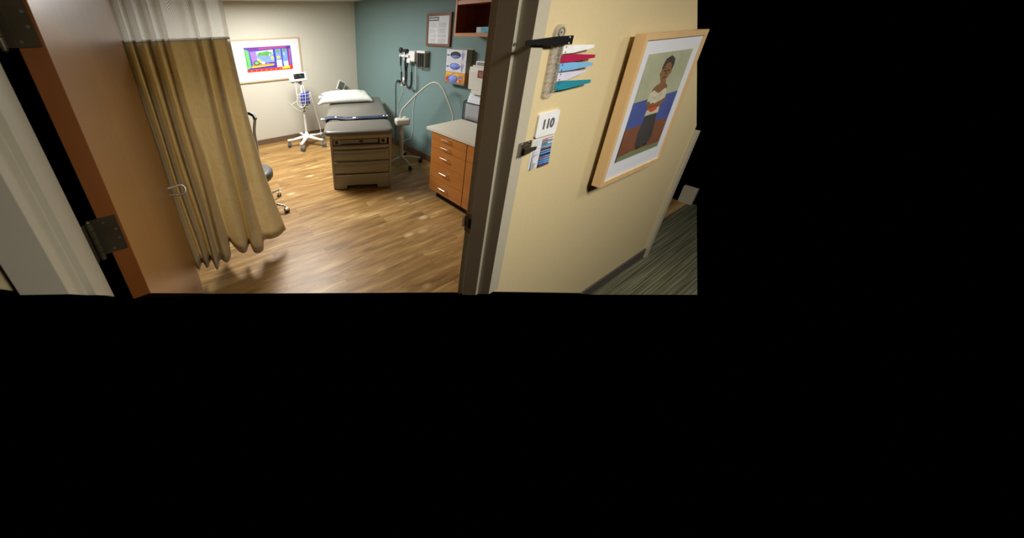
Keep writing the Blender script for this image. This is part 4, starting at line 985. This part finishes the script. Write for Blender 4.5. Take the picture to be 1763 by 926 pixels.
# ------------------------------------------------------------------ open wall shelf
ws = thing('wall_shelf_cabinet', 'open maple shelf cabinet hung high on the teal wall', 'shelf cabinet', (XT, 2.2, 1.82))
SX, SY0, SY1, SZ0 = 2.70, 2.858, 1.60, 1.822
m = MB(); m.bb(SX, XT, SY0 - 0.020, SY0, SZ0, CEIL - 0.003); m.bb(SX, XT, SY1, SY1 + 0.02, SZ0, CEIL - 0.003); m.bb(SX, XT, SY1, SY0 - 0.02, SZ0, SZ0 + 0.034)
obj('carcass', m, M['shelf_wood'], ws)
m = MB(); m.bb(XT - 0.012, XT - 0.002, SY1 + 0.02, SY0 - 0.02, SZ0 + 0.034, CEIL - 0.005); m.bb(SX + 0.012, XT - 0.012, SY0 - 0.0225, SY0 - 0.020, SZ0 + 0.034, CEIL - 0.01)  # back panel and thin side liner, both coloured dark for the inner shade
obj('back_panel', m, M['shaded_wood'], ws)
m = MB(); m.bb(SX + 0.004, XT - 0.012, SY1 + 0.02, SY0 - 0.023, 2.130, 2.170); obj('shelf', m, M['shelf_wood'], ws)
m = MB(); m.bb(2.715, 2.83, 2.36, 2.553, SZ0 + 0.034, SZ0 + 0.090, bev=0.002)
tx = thing('tissue_box', 'pale blue and white box on the bottom board of the open wall shelf', 'box', (2.77, 2.45, SZ0 + 0.034))
bx = obj('carton', m, M['skyblue'], tx)
m = MB(); m.bb(2.7135, 2.7155, 2.49, 2.548, SZ0 + 0.040, SZ0 + 0.085); obj('label_patch', m, M['paper'], bx)

# ------------------------------------------------------------------ base cabinet with drawers, worktop
CX = 2.343
bc = thing('base_cabinet', 'maple base cabinet with a stack of five drawers under the worktop', 'cabinet', (2.69, 2.44, 0))
m = MB(); m.bb(CX + 0.020, XT - 0.014, 2.165, 2.712, 0.095, 0.833); obj('carcass', m, M['cab_wood'], bc)
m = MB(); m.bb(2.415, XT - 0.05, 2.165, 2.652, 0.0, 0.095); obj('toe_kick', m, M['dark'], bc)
def front(z0, z1, y0, y1, par, name, hz):
    m = MB(); m.bb(CX, CX + 0.019, y0, y1, z0, z1, bev=0.0012); d = obj(name, m, M['cab_wood'], par)
    if hz is not None:
        m = MB(); y = 2.468
        m.tube([(CX + 0.001, y + 0.062, hz), (CX - 0.022, y + 0.062, hz), (CX - 0.030, y + 0.054, hz), (CX - 0.030, y - 0.054, hz), (CX - 0.022, y - 0.062, hz), (CX + 0.001, y - 0.062, hz)], 0.0042, n=8)
        obj('handle', m, M['nickel'], d)
    return d
for z0, z1, hz in ((0.743, 0.831, 0.793), (0.652, 0.740, 0.697), (0.472, 0.648, 0.575), (0.280, 0.468, 0.385), (0.100, 0.276, 0.190)):
    front(z0, z1, 2.170, 2.712, bc, 'drawer', hz)
b2 = thing('door_cabinet', 'maple cabinet unit right of the drawer stack, mostly hidden by the door frame', 'cabinet', (2.69, 1.8, 0))
m = MB(); m.bb(CX + 0.020, XT - 0.014, 1.45, 2.160, 0.095, 0.833); obj('carcass', m, M['cab_wood'], b2)
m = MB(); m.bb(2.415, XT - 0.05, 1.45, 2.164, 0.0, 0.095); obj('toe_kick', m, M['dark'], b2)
front(0.655, 0.831, 1.46, 2.160, b2, 'drawer', None); front(0.100, 0.651, 1.46, 2.160, b2, 'door', None)
m = MB(); m.bb(CX - 0.012, XT, 1.42, 2.805, 0.836, 0.873, bev=0.005)
o = obj('worktop', m, M['counter']); tag(o, 'pale laminate worktop over the maple cabinets', 'worktop')

# mesh file holder with papers
HX, HY0, HY1, HZ = 2.880, 2.792, 2.45, 0.8735
fh = thing('mesh_file_holder', 'black wire mesh file holder standing on the worktop', 'file holder', (2.93, 2.62, HZ))
m = MB()
HD = 0.11
for x in (HX, HX + HD):
    h = 0.215 if x == HX else 0.245
    m.tube([(x, HY0, HZ + 0.004), (x, HY0, HZ + h), (x, HY1, HZ + h), (x, HY1, HZ + 0.004)], 0.0050, n=6, closed=True)
for y in (HY0, HY1): m.tube([(HX, y, HZ + 0.215), (HX + HD, y, HZ + 0.245)], 0.0045, n=6); m.tube([(HX, y, HZ + 0.006), (HX + HD, y, HZ + 0.006)], 0.0045, n=6)
obj('rim', m, M['black'], fh)
m = MB()
m.face([(HX, HY0, HZ + 0.005), (HX, HY1, HZ + 0.005), (HX, HY1, HZ + 0.215), (HX, HY0, HZ + 0.215)])
m.face([(HX, HY0, HZ + 0.005), (HX, HY0, HZ + 0.215), (HX + HD, HY0, HZ + 0.245), (HX + HD, HY0, HZ + 0.005)])
m.face([(HX, HY1, HZ + 0.005), (HX, HY1, HZ + 0.215), (HX + HD, HY1, HZ + 0.245), (HX + HD, HY1, HZ + 0.005)])
obj('mesh_wall', m, M['stack_mesh'], fh)
rr = random.Random(5)
pfs = [(0.018, 0.150, 0.205), (0.034, 0.006, 0.248), (0.046, 0.012, 0.285), (0.058, 0.004, 0.300), (0.070, 0.016, 0.318), (0.084, 0.008, 0.330)]
for k, (dx, dy, h) in enumerate(pfs):
    t = MB(); x = HX + dx; y0 = HY0 - 0.012 - rr.random() * 0.02; y1 = HY1 + 0.01
    t.grid(lambda u, v: Vector((x + 0.004 * math.sin(u * 4 + k) * v, y0 + (y1 - y0) * u, HZ + 0.008 + (h - 0.008 - 0.02 * u * (k % 2)) * v)), 8, 3)
    o = obj('paper_sheaf', t, M['paper'], solid=0.0045, angle=60)
    tag(o, ['short front sheaf of white papers in the mesh file holder', 'second sheaf of white papers from the front of the mesh holder', 'third sheaf of white papers standing in the mesh holder', 'fourth sheaf of white papers standing in the mesh holder', 'fifth sheaf of white papers, next to the rear, in the mesh holder', 'tallest white paper sheaf at the rear of the mesh holder'][k], 'papers', 'paper sheaves in the mesh file holder')

# ------------------------------------------------------------------ hall wall items
fs = thing('status_flag_set', 'clear acrylic strip of six coloured room status flags beside the door frame', 'status flags', (1.277, YH + 0.01, 1.67))
FY = YH + 0.0095
m = MB(); poly = [(1.247, 1.672), (1.262, 1.662), (1.298, 1.662), (1.311, 1.672), (1.311, 1.905)]
for i in range(9):
    a = PI * i / 8; poly.append((1.279 + 0.032 * math.cos(a), 1.905 + 0.032 * math.sin(a)))
poly.append((1.247, 1.905))
m.prism(poly, (0, FY, 0), (1, 0, 0), (0, 0, 1), (0, -0.012, 0)); bmesh.ops.bevel(m.bm, geom=[e for e in m.bm.edges if abs(e.calc_face_angle(0)) > 1.2], offset=0.0015, segments=1, affect='EDGES'); o = obj('mounting_strip', m, M['acrylic'], fs); o['label'] = 'clear acrylic strip'
m = MB(); m.tube([(1.279 + 0.017 * math.cos(a), FY - 0.014, 1.908 + 0.017 * math.sin(a)) for a in [2 * PI * i / 20 for i in range(20)]], 0.0016, n=6, closed=True)
m.cyl((1.279, FY - 0.012, 1.908), (1.279, FY - 0.0145, 1.908), 0.004); o2 = obj('emblem_ring', m, M['steel'], o)
m = MB(); m.bb(1.250, 1.308, FY - 0.015, FY - 0.0125, 1.675, 1.88)
def flag(z, h, mt, lab, x0=1.300, x1=1.532, tipdz=-0.002, yo=0.0, ang=0.0, flip=False, th=0.0028, h1=None):
    s = -1 if flip else 1; L = abs(x1 - x0); h1 = h1 or h * 0.42
    d = Vector((s * math.cos(ang), -math.sin(ang), 0)); p = Vector((x0, FY - 0.018 - yo, z)); 
    poly = [(-0.008 if flip else 0.0, -h / 2), (L * 0.35, -h / 2 * 1.0), (L, tipdz - h1 / 2), (L, tipdz + h1 / 2), (L * 0.35, h / 2), (-0.008 if flip else 0.0, h / 2)]
    m = MB(); m.prism(poly, tuple(p), d, (0, 0, 1), Vector((d.y, -d.x, 0)) * th * (1 if not flip else -1)); f = obj('flag', m, mt, fs); f['label'] = lab
    hk = MB()
    for q in (-1, 1): hk.cyl(p + d * 0.016 + Vector((0, 0.004, q * h * 0.32)), p + d * 0.016 + Vector((0, -0.0045, q * h * 0.32)), 0.0030, n=10)
    obj('rivet', hk, M['white'] if flip else M['steel'], f)
    hb = MB(); hb.cyl((x0 - 0.003, FY - 0.016 - yo, z - h / 2), (x0 - 0.003, FY - 0.016 - yo, z + h / 2), 0.004, n=10); obj('hinge_pin', hb, M['acrylic'], f)
flag(1.880, 0.032, M['fl_black'], 'black flag folded out to the left', x0=1.326, x1=1.064, flip=True, tipdz=0.002, yo=0.010, ang=-0.02, h1=0.014)
flag(1.845, 0.029, M['fl_white'], 'white flag', x1=1.497, tipdz=0.004, ang=0.05)
flag(1.811, 0.029, M['fl_red'], 'crimson flag', x1=1.528, tipdz=-0.003, ang=0.03)
flag(1.779, 0.031, M['fl_blue'], 'light blue flag', x1=1.520, tipdz=-0.002, ang=0.04)
flag(1.742, 0.033, M['fl_lav'], 'pale lavender flag', x1=1.484, tipdz=0.012, ang=0.05, h1=0.006)
flag(1.705, 0.033, M['fl_teal'], 'teal flag', x1=1.542, tipdz=-0.001, ang=0.03)
# acrylic hinge comb along the strip
m = MB()
for z in (1.862, 1.828, 1.795, 1.7605, 1.724, 1.688): m.bb(1.284, 1.306, FY - 0.020, FY - 0.012, z - 0.0025, z + 0.0025)
for k in range(10): m.bb(1.252 + (k % 2) * 0.012, 1.276, FY - 0.0155, FY - 0.012, 1.69 + 0.018 * k, 1.695 + 0.018 * k)
obj('hinge_comb', m, M['acrylic'], fs)

def textobj(s, size, mt, parent, p, ax, up, nz, ext=0.0006, off=0.0):
    cu = bpy.data.curves.new('digits', 'FONT'); cu.body = s; cu.size = size; cu.align_x = 'CENTER'; cu.align_y = 'CENTER'; cu.extrude = ext; cu.offset = off
    tmp = bpy.data.objects.new('tmp', cu); COL.objects.link(tmp)
    dg = bpy.context.evaluated_depsgraph_get(); me = bpy.data.meshes.new_from_object(tmp.evaluated_get(dg))
    bpy.data.objects.remove(tmp); bpy.data.curves.remove(cu)
    mx = Matrix((ax, up, nz)).transposed().to_4x4(); mx.translation = p; me.transform(mx)
    me.transform(root_of(parent).matrix_basis.inverted()); me.materials.clear(); me.materials.append(mt)
    o = bpy.data.objects.new('room_number', me); COL.objects.link(o); o.parent = parent; return o
rs = thing('room_sign', 'white rounded room number sign reading 110 on the yellow wall', 'sign', (1.323, YH + 0.01, 1.49))
m = MB(); sw, shh, r = 0.143, 0.107, 0.011; poly = []
for cx, cz, a0 in ((sw / 2 - r, shh / 2 - r, 0), (-sw / 2 + r, shh / 2 - r, 90), (-sw / 2 + r, -shh / 2 + r, 180), (sw / 2 - r, -shh / 2 + r, 270)):
    for i in range(6): a = math.radians(a0 + 18 * i); poly.append((cx + r * math.cos(a), cz + r * math.sin(a)))
m.prism(poly, (1.324, YH + 0.0095, 1.5435), (1, 0, 0), (0, 0, 1), (0, -0.009, 0)); pt = obj('plate', m, M['fl_white'], rs)
textobj('110', 0.056, M['ink'], pt, Vector((1.324, YH - 0.0002, 1.5435)), Vector((1, 0, 0)), Vector((0, 0, 1)), Vector((0, -1, 0)), off=0.0026)

cl = thing('colour_code_list', 'printed colour code list of fine coloured lines taped under the room sign', 'paper list', (1.33, YH + 0.01, 1.335))
CYY = YH + 0.0095
m = MB(); m.prism([(1.254, 1.337), (1.404, 1.333), (1.404, 1.478), (1.256, 1.482)], (0, CYY, 0), (1, 0, 0), (0, 0, 1), (0, -0.0008, 0)); sht = obj('sheet', m, M['paper'], cl)
it = []; cols = [flat('list_red', 176, 70, 70), flat('list_black', 30, 30, 40), flat('list_blue', 70, 120, 190), flat('list_pale_blue', 120, 180, 224), flat('list_navy', 40, 50, 100), flat('list_teal', 90, 160, 150)]
rr = random.Random(11); nrow = 24
seq = [0, 0, 1, 5, 1, 2, 5, 3, 0, 1, 3, 2, 3, 1, 4, 3, 0, 3, 2, 3, 2, 3, 4, 0]
for k in range(nrow):
    z = 1.472 - k * 0.0057
    it.append((cols[seq[k]], rect(1.322, 1.398 if k not in (1, 4) else 1.365, z - 0.0036, z)))
    if k % 2: it.append((cols[4 if k % 4 == 1 else 1], rect(1.322, 1.345 + rr.random() * 0.03, z - 0.0036, z - 0.001)))
    it.append((M['lightink'], rect(1.266, 1.276 + rr.random() * 0.03, z - 0.0030, z - 0.0012)))
layers(cl, 'printed_lines', Vector((0, CYY - 0.0008, 0)), Vector((1, 0, 0)), Vector((0, 0, 1)), Vector((0, -1, 0)), it, sht)

lt = thing('latch_bracket', 'small dull metal latch bracket screwed to the white door frame', 'latch', (1.185, YH, 1.43))
m = MB(); m.bb(1.151, 1.226, YH - 0.006, YH - 0.0002, 1.430, 1.491, bev=0.0015); m.bb(1.146, 1.152, YH - 0.016, YH, 1.432, 1.489, bev=0.001); obj('base_plate', m, M['steel'], lt)
m = MB(); m.bb(1.160, 1.206, YH - 0.014, YH - 0.006, 1.436, 1.478, bev=0.003); m.prism([(0, 0), (0.075, 0.012), (0.078, 0.026), (0.0, 0.030)], (1.158, YH - 0.020, 1.440), (1, 0, 0), (0, 0, 1), (0, -0.005, 0)); obj('swing_arm', m, M['bronze'], lt)
m = MB()
for x, z in ((1.166, 1.483), (1.208, 1.483), (1.180, 1.466)):
    m = MB(); m.cyl((x, YH - 0.006, z), (x, YH - 0.0095, z), 0.0042, n=12); obj('screw', m, M['chrome'], lt)
